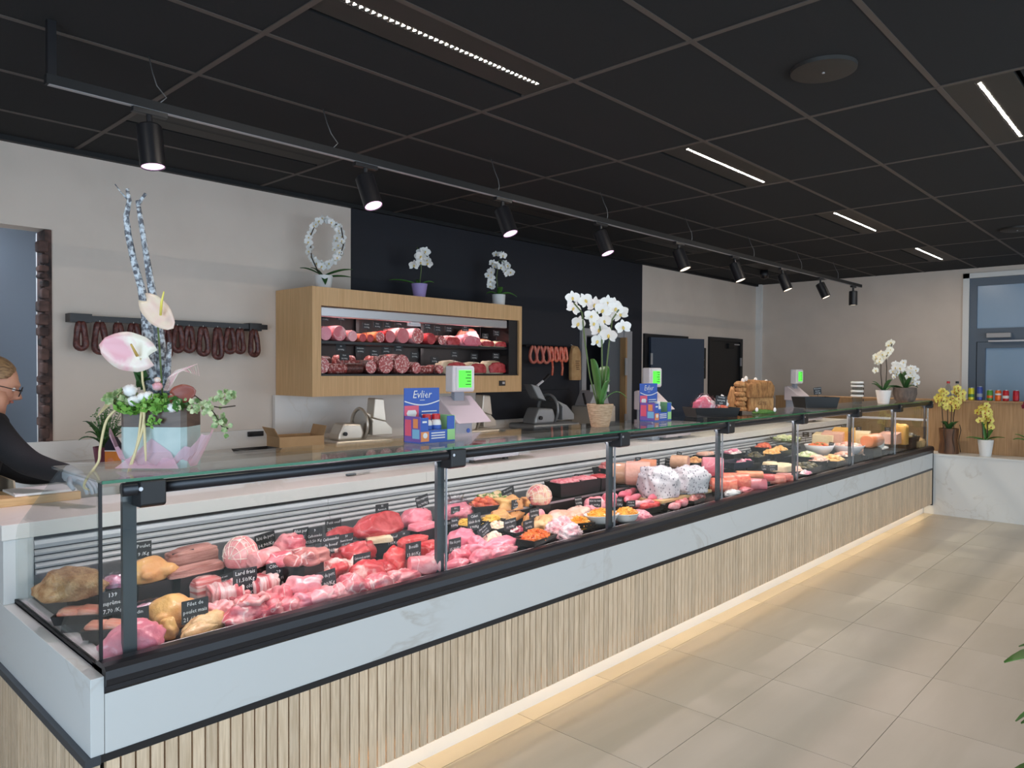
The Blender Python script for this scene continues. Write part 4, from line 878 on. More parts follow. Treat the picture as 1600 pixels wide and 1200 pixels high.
def make_good(i, kind, x, y, z, w, d, h, rot, m, name, label):
    cat = CATS[kind]
    if 'cheese' in name and kind != 'tray': cat = 'cheese'
    gap = z-surf(y); stand = 0
    if gap > .004:
        if kind in ('blob', 'fold', 'slab', 'rib', 'ring', 'lump', 'cut', 'net', 'saus', 'chicken') and x < 3.4 and gap < .09:
            if kind == 'saus': stand = gap
            else: e = min(gap, .028); h += e*.9; z -= e; stand = gap-e
        else: stand = gap
    t = thing(name, label, cat, (x, y, z-stand), math.radians(rot), 'goods in the display case')
    if stand > .004:
        q = MB().prism([(-w*.36, 0), (w*.36, 0), (w*.32, stand), (-w*.32, stand)], 1, -d*.34, d*.34).build('stand', 'tray_black', t)
    off = (0, 0, stand)
    def part(mb, nm, mats, smooth=True, **k):
        o = mb.build(nm, mats, t, smooth=smooth, **k); o.location = off; return o
    s = i+1
    if kind == 'blob': part(blob_mb(w, d, h, s, .17), 'body', m)
    elif kind == 'lump': part(blob_mb(w, d, h, s, .22, freq=3.), 'body', m)
    elif kind == 'fold': part(blob_mb(w, d, h, s, .22, .8, ridge=(.16, 7), nu=32), 'body', m)
    elif kind == 'slab': part(blob_mb(w, d, h, s, .09, .45, nu=28), 'body', m)
    elif kind == 'rib':
        part(blob_mb(w, d, h, s, .10, .55, ridge=(.07, 14), nu=36), 'body', m)
    elif kind == 'cut':
        b = blob_mb(w, d, h, s, .12); n = Vector((.1, -.75, .55)).normalized(); c = .30*d
        ctr = Vector((0, 0, h*.45))
        for k, v in enumerate(b.v):
            v = Vector(v)-ctr; q = v.dot(n)-c
            if q > 0: v = v-n*q
            b.v[k] = tuple(v+ctr)
        for k, f in enumerate(b.f):
            if all(abs((Vector(b.v[j])-ctr).dot(n)-c) < 1e-5 for j in f): b.m[k] = 1
        part(b, 'body', [m, 'cut_red'])
    elif kind == 'net':
        part(blob_mb(w, d, h, s, .06), 'body', m); nb = MB()
        for k in range(6):
            xx = (-.8+.32*k); r = math.sqrt(max(.05, 1-xx*xx))*1.03
            nb.tube([(xx*w/2, r*d/2*math.cos(a*PI/9), max(.002, h*.36+r*h*.645*math.sin(a*PI/9))) for a in range(-1, 11)], .0014, 4)
        for k in range(6):
            a = k*PI/5; nb.tube([(w/2*1.03*math.cos(b*PI/10), d/2*1.03*math.cos(a)*math.sin(b*PI/10), max(.002, h*.36+h*.66*math.sin(a)*math.sin(b*PI/10))) for b in range(11)], .0014, 4)
        part(nb, 'netting', 'netting')
    elif kind == 'ring':
        part(blob_mb(w, d, h*.85, s, .2), 'body', m)
        part(MB().tube([(w*.30*math.cos(a*PI/8)+w*.06, d*.30*math.sin(a*PI/8)-d*.05, h*.86+.006*math.sin(a*2)) for a in range(17)], h*.13, 8), 'fat_rind', 'rosepale')
        part(blob_mb(w*.32, d*.4, h*.4, s+3, .2).xform(Matrix.Translation((w*.06, -d*.05, h*.62))), 'bone_core', 'pinkp')
    elif kind == 'bag':
        part(blob_mb(w*.9, d*.9, h*.8, s, .2), 'contents', m)
        part(blob_mb(w, d, h, s, .16, freq=4.5, nu=34, nv=20), 'film', 'film')
        if h > .08: part(MB().add([(math.cos(a*PI/8)*(w*.10+.03*(a % 2)*.6), math.sin(a*PI/8)*(d*.10+.02*(a % 2)), h*.9) for a in range(16)]+[(math.cos(a*PI/8)*(w*.22+.01*(a % 3)), math.sin(a*PI/8)*d*.2, h*1.25+.02*math.sin(a*2.3)) for a in range(16)], [(a, (a+1) % 16, 16+(a+1) % 16, 16+a) for a in range(16)]), 'gathered_top', 'film')
    elif kind == 'chicken':
        b = blob_mb(w*.8, d*.85, h, s, .08)
        for sy in (-1, 1):
            b.ball((w*.27, sy*d*.30, h*.42), w*.20, d*.17, h*.28, 12, 8); b.tube([(w*.36, sy*d*.30, h*.4), (w*.52, sy*d*.2, h*.34)], [.016, .009], 10)
            b.ball((-w*.16, sy*d*.40, h*.40), w*.15, d*.10, h*.2, 12, 8)
        b.ball((-w*.42, 0, h*.4), w*.09, d*.13, h*.2, 10, 6)
        o = part(b, 'carcass', m); r = o.modifiers.new('r', 'REMESH'); r.mode = 'VOXEL'; r.voxel_size = .005; r.use_smooth_shade = True
        sm = o.modifiers.new('s', 'SMOOTH'); sm.iterations = 6
    elif kind == 'cyl':
        cut = {'hamloaf': 'cut_salami', 'salmon2': 'cut_pale', 'hamring': 'white', 'rosepale': 'pinkp', 'rose': 'rosepale'}.get(m, 'cut_pale' if m not in ('redb', 'veal') else 'cut_red')
        if m in ('tan', 'tanp'): cut = 'tanp'
        part(cyl_mb(w, d, h), 'loaf', [m, cut], angle=.7)
        if m == 'hamring': part(MB().tube([(w*.5+.001, 0, h*.5), (w*.5+.003, 0, h*.5)], d*.2, 12), 'filling', 'cut_red')
    elif kind == 'saus':
        pts = [(w*(k/8-.5), .02*math.sin(k*PI/8)*(1 if i % 2 else -1), d*.45+.006*math.sin(k*1.1)) for k in range(9)]
        part(MB().tube(pts, [d*.12, d*.36, d*.45, d*.46, d*.45, d*.46, d*.44, d*.35, d*.1], 12), 'casing', m)
    elif kind in ('tray', 'tray2'):
        cm, hk = (m.split(':')+['slabs'])[:2]
        part(tray_mb(w, d, h), 'tray_shell', 'navy' if cm == 'navy' else 'tray_black', False)
        if hk != 'none':
            n0 = len(t.children)
            heap(hk, w*.92, d*.92, .042 if hk != 'slabs' else .04, s, cm, t, h*.72 if h > .03 else .01)
            for o in t.children:
                if o.name.split('.')[0] in ('salad_heap', 'heap', 'slice'): o.location = off
    elif kind == 'dish':
        cm, hk = m.split(':')
        part(MB().lathe([(0, .004), (.30, 0), (.40, .25), (.5, .92), (.52, 1), (.49, 1), (.45, .85), (.36, .3), (0, .12)], 32).xform(Matrix.Diagonal((w, d, h, 1))), 'oval_dish', 'white', True)
        heap(hk, w*.9, d*.9, .038, s, cm, t, h*.78)
        for o in t.children:
            if o.name.split('.')[0] in ('salad_heap', 'heap'): o.location = off
    elif kind == 'bowl':
        cm, hk = m.split(':')
        part(MB().lathe([(0, 0), (.22, 0), (.28, .06), (.42, .5), (.5, 1), (.485, 1), (.40, .52), (.26, .1), (0, .06)], 32).xform(Matrix.Diagonal((w, d, h, 1))), 'bowl_shell', 'clear_plastic' if cm == 'green' else 'white_plastic', True)
        heap(hk, w*.84, d*.84, .035, s, cm, t, h*.7)
        for o in t.children:
            if o.name.split('.')[0] == 'heap': o.location = off
        if cm == 'tomato':
            lf = MB()
            for k in range(6):
                a = k*1.05; lf.ball((.04*math.cos(a), .04*math.sin(a), h*.7+.04), .022, .014, .004, 8, 4)
            part(lf, 'herb_leaves', 'leaf')
    elif kind == 'wedge':
        part(MB().prism([(-w/2, 0), (w/2, 0), (w*.42, h), (-w*.40, h*.86)], 1, -d/2, d/2), 'block', m, False, bevel=.004)
        part(B(-w*.5, w*.505, -d*.503, d*.503, 0, .006), 'rind', 'tan', False)
    elif kind == 'board':
        part(B(-w/2, w/2, -d/2, d/2, 0, h), 'plank', m, False, bevel=.004)
        for sx in (-1, 1):
            for sy in (-1, 1): part(MB().lathe([(.012, -.03), (.012, 0)], 10, (sx*w*.4, sy*d*.36, 0)), 'foot', 'white')
    elif kind == 'ham':
        b = blob_mb(w*.86, d, h*.95, s, .16, .62, ridge=(.04, 9), nu=56, nv=36, freq=2.2)
        part(b, 'paper_wrap', m)
        part(MB().add([(w*.44, -.03, h*.3), (w*.6, -.055, h*.12), (w*.62, .01, h*.16), (w*.58, .06, h*.1), (w*.44, .03, h*.36), (w*.53, 0, h*.42)], [(0, 1, 2), (0, 2, 5), (5, 2, 3), (5, 3, 4)]), 'paper_twist', m)
    return t
for i, r in enumerate(GOODS):
    r = list(r)
    if r[0] == 'board': r[3] = .79
    if r[0] == 'ham': r[3] = .811; r[2] = max(r[2], .24)
    t = make_good(i, *r)
    if r[0] in ('ham', 'board'):
        for c in t.children:
            if c.name.split('.')[0] == 'stand': bpy.data.objects.remove(c)
        for c in t.children: c.location = (0, 0, 0)
        t.location.z = r[3]
# ---------------------------------------------------------------- price tags
def price_tag(x, y, z, w, h, roll, turn, txt, label, group='black price tags', pick=.05, th=.002):
    t = thing('price_tag', label, 'price tag', (x, y, z), math.radians(turn), group)
    if roll: t.rotation_euler = (0, -math.radians(roll)*-1, math.radians(turn))
    B(-w/2, w/2, 0, th, -h/2, h/2).build('board', 'slate', t)
    L = txt.split('|'); n = len(L); mb = MB()
    for k, s in enumerate(L):
        cz = h/2-h*(k+.55)/(n+.1)*1.0
        big = .30 if len(L) <= 2 else .24 if n == 3 else .19
        put_text(mb, s, 0, cz, -.0006, h*big, w*.88)
    mb.build('lettering', 'chalk', t)
    MB().tube([(0, .003, -h/2+.01), (0, .004, -h/2-pick)], .0018, 5).build('pick', 'black', t)
    return t
for (x, y, z, w_, h_, roll, turn, txt, lab) in TAGS: price_tag(x, y, z, w_, h_, roll, turn, txt, lab)

# ---------------------------------------------------------------- cold cuts in the wall cabinet
def cut_loaf(name, label, x, y, z, dia, ln, m, cut, hh=None, rot=-90):
    t = thing(name, label, 'charcuterie', (x, y, z), math.radians(rot), 'cold cuts in the wall cabinet')
    cyl_mb(ln, dia, hh or dia, 20).build('loaf', [m, cut], t, angle=.7)
    return t
UZ, LZ = 1.41+.396, 1.41+.159
ordn = ['first', 'second', 'third', 'fourth', 'fifth', 'sixth', 'seventh', 'eighth', 'ninth', 'tenth', 'eleventh', 'twelfth', 'thirteenth', 'fourteenth', 'fifteenth', 'sixteenth']
UP = [(2.225, .105, 'pink', 'ham', 'pink ham loaf'), (2.345, .115, 'hamloaf', 'rose', 'rosy ham loaf'), (2.455, .085, 'rosepale', 'pinkp', 'pale pink roll'), (2.545, .065, 'salmon2', 'cut_red', 'small red sausage'),
      (2.615, .062, 'salmon2', 'cut_red', 'small dark red sausage'), (2.705, .085, 'peach', 'cut_salami', 'speckled orange loaf'), (2.80, .098, 'red', 'hamloaf', 'red skinned loaf'), (2.925, .125, 'rosepale', 'hamloaf', 'large rosy sausage loaf'),
      (3.075, .128, 'pinkp', 'cut_salami', 'large stuffed loaf with swirled end'), (3.215, .095, 'red', 'cut_red', 'dark red loaf'), (3.325, .08, 'dry_sausage', 'cut_salami', 'brown marbled loaf')]
for k, (x, dia, m, c, wd) in enumerate(UP):
    cut_loaf('sausage_loaf', '%s, %s from the left on the upper cabinet shelf' % (wd, ordn[k]), x, 2.47, UZ, dia, .22, m, c)
def half_ham(name, label, x, y, z, w, d, h, m, seed, rind='fat'):
    t = thing(name, label, 'ham', (x, y, z), 0, 'cold cuts in the wall cabinet')
    blob_mb(w, d, h, seed, .08, .75).build('rind', rind, t, smooth=True)
    blob_mb(w*.86, .03, h*.78, seed, .12, .8).xform(Matrix.Translation((0, -d*.46, h*.08))).build('cut_face', m, t, smooth=True)
half_ham('ham_half', 'dark cured ham half with white rim on the upper cabinet shelf', 3.46, 2.44, UZ, .17, .16, .085, 'cut_red', 3, 'rosepale')
half_ham('ham_half', 'bright pink ham half in the middle right of the upper cabinet shelf', 3.66, 2.43, UZ, .24, .18, .10, 'pink', 5, 'pink')
half_ham('ham_half', 'pink ham standing tallest behind the others on the upper cabinet shelf', 3.80, 2.56, UZ, .22, .13, .16, 'pinkp', 6, 'salmon')
half_ham('ham_half', 'small dark ham with a thick white rim on the upper cabinet shelf', 3.845, 2.40, UZ, .17, .12, .06, 'cut_red', 8)
half_ham('ham_half', 'long orange smoked fillet at the back right of the upper cabinet shelf', 3.96, 2.53, UZ, .20, .12, .075, 'salmon2', 9, 'peach')
half_ham('ham_half', 'dark bacon half furthest right on the upper cabinet shelf', 4.01, 2.40, UZ, .15, .12, .055, 'cut_red', 11)
LO = [(2.20, .12, 'salami', 'cut_salami', 'marbled salami'), (2.62, .105, 'dry_sausage', 'cut_salami', 'brown salami'), (2.76, .145, 'salami', 'cut_salami', 'large pale skinned salami'), (2.915, .155, 'salami', 'cut_salami', 'largest round salami'), (3.06, .095, 'salami', 'cut_salami', 'small round salami')]
for k, (x, dia, m, c, wd) in enumerate(LO):
    cut_loaf('salami', '%s, %s round cut end from the left on the lower cabinet shelf' % (wd, ordn[k]), x, 2.47, LZ, dia, .22, m, c)
cut_loaf('salami', 'lower short red marbled salami lying left on the lower cabinet shelf', 2.335, 2.40, LZ, .075, .15, 'salami', 'cut_salami', None, -8)
cut_loaf('salami', 'upper short dark salami lying left on the lower cabinet shelf', 2.29, 2.50, LZ+.0, .11, .10, 'dry_sausage', 'cut_salami', .13, -8)
cut_loaf('salami', 'lower peppered salami block on the lower cabinet shelf', 2.48, 2.40, LZ, .08, .14, 'dry_sausage', 'cut_salami', None, -8)
cut_loaf('salami', 'upper peppered salami block at the back of the lower cabinet shelf', 2.475, 2.51, LZ, .09, .17, 'salami', 'cut_salami', .14, -8)
cut_loaf('salami', 'short salami lying lengthwise in the middle of the lower cabinet shelf', 3.19, 2.42, LZ, .065, .13, 'salami', 'cut_salami', None, -5)
cut_loaf('salami', 'small salami with a marbled end beside the hams, lower cabinet shelf', 3.31, 2.44, LZ, .075, .16, 'salami', 'cut_salami')
half_ham('ham_half', 'cut cured ham with cream rind, left of three on the lower cabinet shelf', 3.49, 2.45, LZ, .27, .20, .115, 'cut_red', 13)
half_ham('ham_half', 'cut cured ham behind the scale display on the lower cabinet shelf', 3.74, 2.45, LZ, .22, .20, .105, 'cut_red', 14)
half_ham('ham_half', 'cut cured ham furthest right on the lower cabinet shelf', 3.98, 2.44, LZ, .24, .18, .12, 'cut_red', 16)
for k, (x, dz, s) in enumerate([(2.24, .165, 'Jambon'), (2.375, .175, 'Supérieur'), (2.60, .125, 'Chorizo'), (2.70, .135, 'Fumé'), (2.795, .14, 'Farci'), (2.905, .165, 'Rosette'), (3.06, .165, 'Galantine'), (3.20, .15, 'Boulogne'), (3.31, .135, 'Ardenne'), (3.43, .135, 'Cobourg'), (3.62, .15, 'Braisé'), (3.80, .20, 'Rôti'), (3.86, .095, 'Lard'), (4.0, .125, 'Bresaola')]):
    price_tag(x, 2.39, UZ+dz, .075, .045, 0, 0, s+'|19,90/Kg', 'small black tag reading %s on the upper cabinet shelf' % s, 'tags in the wall cabinet', dz-.02)
for k, (x, dz, s) in enumerate([(2.37, .19, 'Ail'), (2.40, .125, 'Noix'), (2.54, .18, 'Ardennais'), (2.67, .16, 'Milano'), (2.78, .185, 'Salami'), (2.90, .20, 'Gaulois'), (3.06, .15, 'Rosette'), (3.27, .115, 'Fuet'), (3.49, .165, 'Parme'), (3.72, .15, 'Serrano'), (3.99, .16, 'Bayonne')]):
    price_tag(x, 2.385, LZ+dz, .085, .05, 0, 0, s+'|24,90/Kg', 'small black tag reading %s on the lower cabinet shelf' % s, 'tags in the wall cabinet', dz-.02)

# ---------------------------------------------------------------- sausages hanging on wall bars
t = thing('sausage_bar', 'black wall bar holding fourteen dried sausages', 'rail', (.70, 2.74, 1.885))
B(0, 1.27, -.025, .0, 0, .035).build('bar', 'black', t)
B(-.005, .115, -.035, .055, -.006, .045).build('bracket', 'black', t); B(1.13, 1.22, -.035, .055, -.012, .042).build('bracket', 'black', t)
def loop_mesh(L, wd, r, m, seed):
    rr = random.Random(seed); mb = MB(); pts = []; n = 26; low = L-wd*.5
    for k in range(n+1):                     # down one side, round the bend, up the other side
        a = k/n
        if a < .36: q = a/.36; pts.append((-wd*(.16+.34*math.sin(q*PI/2)), .004*math.sin(q*3+seed), -low*q))
        elif a > .64: q = (1-a)/.36; pts.append((wd*(.16+.34*math.sin(q*PI/2)), .004*math.sin(q*3+1+seed), -low*q))
        else: q = (a-.36)/.28*PI; pts.append((-wd*.5*math.cos(q), 0, -low-wd*.5*math.sin(q)))
    rs = [r*.6]+[r*(.95+.06*math.sin(k*.9+seed)) for k in range(n-1)]+[r*.6]
    return mb.tube(pts, rs, 12).mesh('casing', m, True)
loops = [loop_mesh(.165+.02*(k % 3), .048+.012*(k % 2), .0195, 'dry_sausage', k) for k in range(4)]
XS = [.755, .86, .965, 1.055, 1.135, 1.19, 1.255, 1.33, 1.405, 1.50, 1.60, 1.685, 1.76, 1.865]
for k, x in enumerate(XS):
    t = thing('dried_sausage', 'dark looped dried sausage, %s from the left on the wall bar' % ordn[k], 'sausage', (x, 2.712, 1.885), random.uniform(-.25, .25), 'dried sausages on the wall bar')
    link('casing', loops[k % 4], t, (0, 0, 0))
    MB().tube([(0, 0, -.02), (0, .008, .03)], .002, 5).build('string', 'netting', t)
t = thing('sausage_bar', 'thin dark bar with red sausages on the dark wall', 'rail', (4.79, 2.74, 1.85))
MB().tube([(-.02, 0, 0), (.72, 0, 0)], .012, 8).build('bar', 'black', t)
for x in (0, .7): B(x-.01, x+.01, 0, .055, -.01, .01).build('bracket', 'black', t)
rl = [loop_mesh(.17, .10, .017, 'hamring', 31), loop_mesh(.15, .05, .015, 'salmon2', 32)]
for k, x in enumerate([4.86, 4.96, 5.06, 5.14, 5.22, 5.30, 5.37]):
    t = thing('red_sausage', 'reddish looped sausage, %s from the left on the dark wall' % ordn[k], 'sausage', (x, 2.71, 1.85), 0, 'red sausages on the dark wall')
    link('casing', rl[0 if k < 3 else 1], t)
    if k in (3, 5): MB().tube([(0, -.01, -.15), (.01, -.01, -.22), (.0, -.01, -.30)], .012, 8).build('link', 'salmon2', t, smooth=True)
mat('kraft', (196, 156, 108), .8, col2=(176, 134, 88), scale=12, bump=.4, bscale=18)
t = thing('paper_bag', 'crumpled brown paper bag hanging at the end of the red sausages', 'paper bag', (5.52, 2.70, 1.50))
blob_mb(.16, .07, .36, 9, .10, .55, nu=18, nv=14).build('bag', 'kraft', t)
MB().tube([(0, 0, .34), (-.02, .02, .37), (-.02, .04, .38)], .003, 5).build('string', 'netting', t)
mat('ink_brown', (110, 74, 50), .8)
mb = MB()
for k in range(5): mb.box(-.035+.004*k, .03-.006*(k % 2), -.040, -.036, .20-.022*k, .208-.022*k)
mb.build('print', 'ink_brown', t)

# ---------------------------------------------------------------- orchids and flowers
def bloom_mesh(pm, lm):
    mb = MB()
    def petal(ang, L, W, dy):
        n = 5; vs = []
        for k in range(n+1):
            a = k/n; ww = W*math.sin(PI*min(.97, a*.93+.05))**.7
            for sgn in (-1, 0, 1): vs.append((sgn*ww*.5, dy+(-.06*a*a if sgn == 0 else -.06*a*a-.05*abs(sgn)*math.sin(PI*a)), a*L))
        fs = [(k*3+j, k*3+j+1, k*3+j+4, k*3+j+3) for k in range(n) for j in range(2)]
        i0 = len(mb.v); mb.add(vs, fs); mb.xform(Matrix.Rotation(ang, 4, 'Y'), i0)
    for a in (0, 2.2, -2.2): petal(a, .48, .30, .02)
    for a in (1.35, -1.35): petal(a, .52, .55, 0)
    mb.cur = 1; mb.ball((0, -.07, -.05), .08, .08, .12, 8, 5)
    return mb.mesh('bloom', [pm, lm], True)
BLOOM = {'white': bloom_mesh('petal_white', 'lip_yellow'), 'cream': bloom_mesh('petal_cream', 'lip_yellow'), 'yellow': bloom_mesh('petal_yellow', 'lip_red'), 'red': bloom_mesh('petal_red', 'petal_red')}
def strap_leaf(mb, ang, L, W, rise, droop, z0=0., x0=0., y0=0.):
    n = 8; vs = []
    for k in range(n+1):
        a = k/n; ww = W*math.sin(PI*min(.985, .12+a*.88))**.75; r = L*a; z = z0+rise*math.sin(a*PI*.5)*1.0-droop*a*a
        ca, sa = math.cos(ang), math.sin(ang)
        for sgn in (-1, 0, 1): vs.append((x0+ca*r-sa*sgn*ww*.5, y0+sa*r+ca*sgn*ww*.5, z+abs(sgn)*ww*.18))
    mb.add(vs, [(k*3+j, k*3+j+1, k*3+j+4, k*3+j+3) for k in range(n) for j in range(2)])
def solid(o, t=.003):
    m = o.modifiers.new('solid', 'SOLIDIFY'); m.thickness = t; return o
def orchid(label, loc, pot, stems, blooms, size, kind, leaves, leafm='leaf', stemm='stem', name='potted_orchid', seed=0):
    t = thing(name, label, 'orchid', loc, VIEW, 'potted orchids')
    pm, prof = pot
    top = max(p[1] for p in prof); rt = [p[0] for p in prof if p[1] == top][0]
    MB().lathe(prof, 28).build('pot', pm, t, angle=.7)
    MB().lathe([(0, top*.86), (rt*.9, top*.86), (rt*.9, top*.9), (0, top*.9)], 20).build('soil', 'stem_dark', t)
    for s in stems: MB().tube(s, .0045 if size > .03 else .003, 6).build('stem', stemm, t, smooth=True)
    r = random.Random(seed)
    for (x, y, z) in blooms:
        k = size*r.uniform(.85, 1.15)
        o = link('bloom', BLOOM[kind], t, (x, y, z), (r.uniform(-.3, .3), r.uniform(-.5, .5), r.uniform(-.7, .7))); o.scale = (k, k, k)
    for l in leaves:
        mb = MB(); strap_leaf(mb, *l); solid(mb.build('leaf', leafm, t, smooth=True))
    return t
def cloud(n, cx, cz, rx, rz, seed, ry=.04, ring=False):
    r = random.Random(seed); out = []
    for k in range(n):
        if ring: a = 2*PI*k/n; q = 1+.1*r.uniform(-1, 1)
        else: a = r.random()*2*PI; q = math.sqrt(r.random())
        out.append((cx+rx*q*math.cos(a), r.uniform(-ry, ry), cz+rz*q*math.sin(a)))
    return out
mat('lilac', (172, 150, 206), .5); mat('wicker', (206, 178, 146), .7, col2=(172, 142, 110), scale=30, stretch=(1, 1, 6), bump=.6); mat('clay_dark', (98, 86, 80), .7, col2=(120, 106, 96), scale=12, stretch=(4, 4, 1), bump=.3)
m = .00474
potp = lambda rb, rt, h: [(0, 0), (rb*.96, 0), (rb, .004), (rt, h), (rt*.9, h), (rt*.88, h*.8), (0, h*.8)]
orchid('white orchid trained in a hoop in a white pot on the left of the cabinet', (2.33, 2.55, 2.18), ('white', potp(.052, .068, .115)),
       [[(-.02, 0, .10), (-.09, 0, .25), (-.10, 0, .40), (-.06, 0, .50), (.04, .0, .53), (.13, 0, .47), (.15, 0, .36), (.12, 0, .24)]],
       cloud(30, .005, .36, .115, .165, 2, .03, True)+cloud(14, .11, .36, .03, .12, 3), .062, 'white',
       [(-.1, .22, .05, .05, .0, .11), (.15, .20, .05, .02, .01, .10), (3.3, .17, .04, .06, 0, .11), (-1.2, .10, .05, .02, .08, .1), (2.7, .12, .04, .08, 0, .1)], 'leaf_dark', 'stem_dark')
orchid('white orchid in a lilac pot in the middle of the cabinet top', (3.245, 2.55, 2.18), ('lilac', potp(.045, .068, .135)),
       [[(0, 0, .12), (.015, 0, .25), (.01, 0, .38), (-.02, 0, .44)]], cloud(9, .0, .34, .085, .075, 4)+[(.05, -.02, .40), (.07, -.02, .33)], .085, 'white',
       [(3.25, .25, .045, .05, .01, .125), (.1, .12, .045, .05, .02, .12), (1.9, .1, .04, .06, 0, .12)], 'leaf', 'stem')
orchid('white trailing orchid in a white pot at the right of the cabinet top', (4.19, 2.55, 2.18), ('white', potp(.056, .062, .12)),
       [[(.0, 0, .1), (-.02, 0, .28), (0, 0, .44), (.05, 0, .42)]], cloud(14, -.01, .40, .10, .10, 5)+cloud(8, -.07, .28, .03, .10, 6)+cloud(5, .09, .30, .03, .08, 7), .072, 'white',
       [(-.1, .17, .06, .05, .06, .11), (3.0, .12, .06, .05, .03, .11), (-1.3, .1, .05, .07, .0, .11), (1.4, .12, .05, .1, 0, .1)], 'leaf', 'stem')
m = .00362
px = lambda x, y, bx, by, m: ((x-bx)*m, 0, (by-y)*m)
BL = [(893, 467), (913, 471), (895, 483), (929, 477), (947, 474), (957, 477), (921, 497), (901, 507), (949, 498), (968, 492), (936, 516), (970, 513), (931, 534), (949, 525), (940, 486), (960, 484), (924, 508), (942, 503)]
r = random.Random(5)
orchid('tall white orchid in a woven basket standing on the glass in mid counter', (2.66, .26, 1.286), ('wicker', [(0, 0), (.05, 0), (.052, .005), (.076, .125), (.072, .128), (.066, .10), (0, .10)]),
       [[(-.01, 0, .1), px(921, 590, 937, 667, m), px(912, 530, 937, 667, m), px(908, 490, 937, 667, m), px(895, 475, 937, 667, m)],
        [(.005, 0, .1), px(940, 590, 937, 667, m), px(939, 530, 937, 667, m), px(930, 480, 937, 667, m)],
        [(.015, 0, .1), px(944, 600, 937, 667, m), px(950, 540, 937, 667, m), px(955, 500, 937, 667, m), px(965, 485, 937, 667, m)]],
       [((x-937)*m, r.uniform(-.05, .04), (667-y)*m) for x, y in BL], .092, 'white',
       [(3.6, .06, .075, .26, .0, .12), (1.0, .07, .08, .22, .0, .12), (-.6, .06, .06, .14, 0, .12), (.2, .16, .008, .14, .1, .12)], 'leaf', 'stem', seed=3)
m = .0064
orchid('slender white orchid in a white pot near the right end of the glass', (7.22, .12, 1.286), ('white', potp(.052, .072, .135)),
       [[(-.01, 0, .12), (-.03, 0, .3), (-.03, 0, .45)], [(.02, 0, .12), (.03, 0, .35), (.02, 0, .46), (.08, 0, .6)]],
       cloud(10, -.05, .44, .05, .06, 8)+cloud(9, .01, .49, .05, .05, 9)+cloud(8, .07, .56, .04, .06, 10)+[(-.085, 0, .33)], .07, 'cream',
       [(3.3, .13, .06, .08, 0, .12), (2.6, .1, .06, .1, 0, .12), (.3, .13, .06, .06, .02, .12), (-1.2, .1, .06, .12, 0, .12)], 'leaf_dark', 'stem_dark')
orchid('bushy white orchid in a wide dark bowl at the right end of the glass', (7.94, .12, 1.286), ('clay_dark', [(0, 0), (.08, 0), (.10, .02), (.118, .08), (.114, .15), (.106, .15), (.1, .1), (0, .1)]),
       [[(0, 0, .13), (-.06, 0, .25), (-.08, 0, .34)], [(.02, 0, .13), (.07, 0, .26), (.1, 0, .33)]],
       cloud(12, -.09, .31, .045, .10, 12)+cloud(14, .07, .29, .06, .09, 13)+[(-.02, 0, .42), (-.03, 0, .38), (.10, -.05, .2)], .08, 'white',
       [(3.2, .22, .05, .07, .05, .13), (2.9, .19, .05, .05, .03, .13), (.1, .15, .05, .08, .06, .13), (-1.5, .12, .05, .13, 0, .13), (1.2, .1, .05, .2, 0, .13), (2.0, .1, .05, .2, 0, .13)], 'leaf_dark', 'stem', seed=4)
# flowers on the ledge of the low wall
mat('vase_wood', (112, 74, 46), .5, col2=(80, 52, 34), scale=5, stretch=(8, 8, .6))
VASE = orchid('tall brown vase of yellow orchids on the low wall beside the counter end', (8.80, -.11, .682), ('vase_wood', [(0, 0), (.10, 0), (.103, .01), (.088, .15), (.10, .285), (.092, .285), (.08, .2), (0, .2)]),
       [[(-.06, 0, .25), (-.08, 0, .5), (-.09, 0, .66)], [(-.01, 0, .25), (-.02, 0, .5)], [(.02, 0, .25), (.03, 0, .55)], [(.06, 0, .25), (.05, 0, .4), (.09, 0, .7)]],
       cloud(18, -.09, .62, .08, .10, 21)+cloud(16, .02, .56, .08, .07, 22)+cloud(18, .11, .66, .07, .11, 23), .075, 'yellow',
       [(3.3, .10, .06, .10, 0, .26), (.1, .12, .06, .10, 0, .26), (-1.4, .08, .06, .10, 0, .26), (1.8, .08, .06, .10, 0, .26)], 'leaf_dark', 'stem_dark', 'orchid_vase')
for k, x in enumerate((-.085, .0, .085)):
    MB().tube([(x+.012*math.sin(j*1.1+k), -.098+abs(x)*.35, .02+.05*j) for j in range(6)]+[(x, -.09+abs(x)*.35, .33)], .004, 6).build('wavy_twig', 'stem_dark', VASE, smooth=True)
orchid('small yellow orchid in a white tapered pot on the low wall', (8.80, -.47, .682), ('white', potp(.056, .078, .18)),
       [[(-.03, 0, .17), (-.04, 0, .36)], [(.02, 0, .17), (.02, 0, .4), (-.02, 0, .52)]],
       cloud(14, -.02, .50, .07, .07, 31)+cloud(12, .01, .40, .06, .06, 32)+cloud(8, .06, .34, .03, .05, 33), .08, 'yellow',
       [(3.1, .21, .05, .05, .02, .17), (.05, .22, .05, .05, .02, .17), (2.8, .12, .05, .02, 0, .17), (.4, .13, .05, .12, 0, .17), (1.8, .05, .05, .2, 0, .17)], 'leaf', 'stem_dark')
orchid('dark red orchid cut by the right edge of the picture on the low wall', (8.80, -.90, .682), ('vase_wood', potp(.06, .08, .16)),
       [[(0, 0, .15), (.02, 0, .4), (-.02, 0, .6)]], cloud(14, -.03, .60, .06, .10, 41), .085, 'red',
       [(3.2, .22, .06, .08, .03, .16), (2.7, .16, .06, .1, 0, .16), (0, .2, .06, .05, 0, .16)], 'leaf', 'stem_dark')

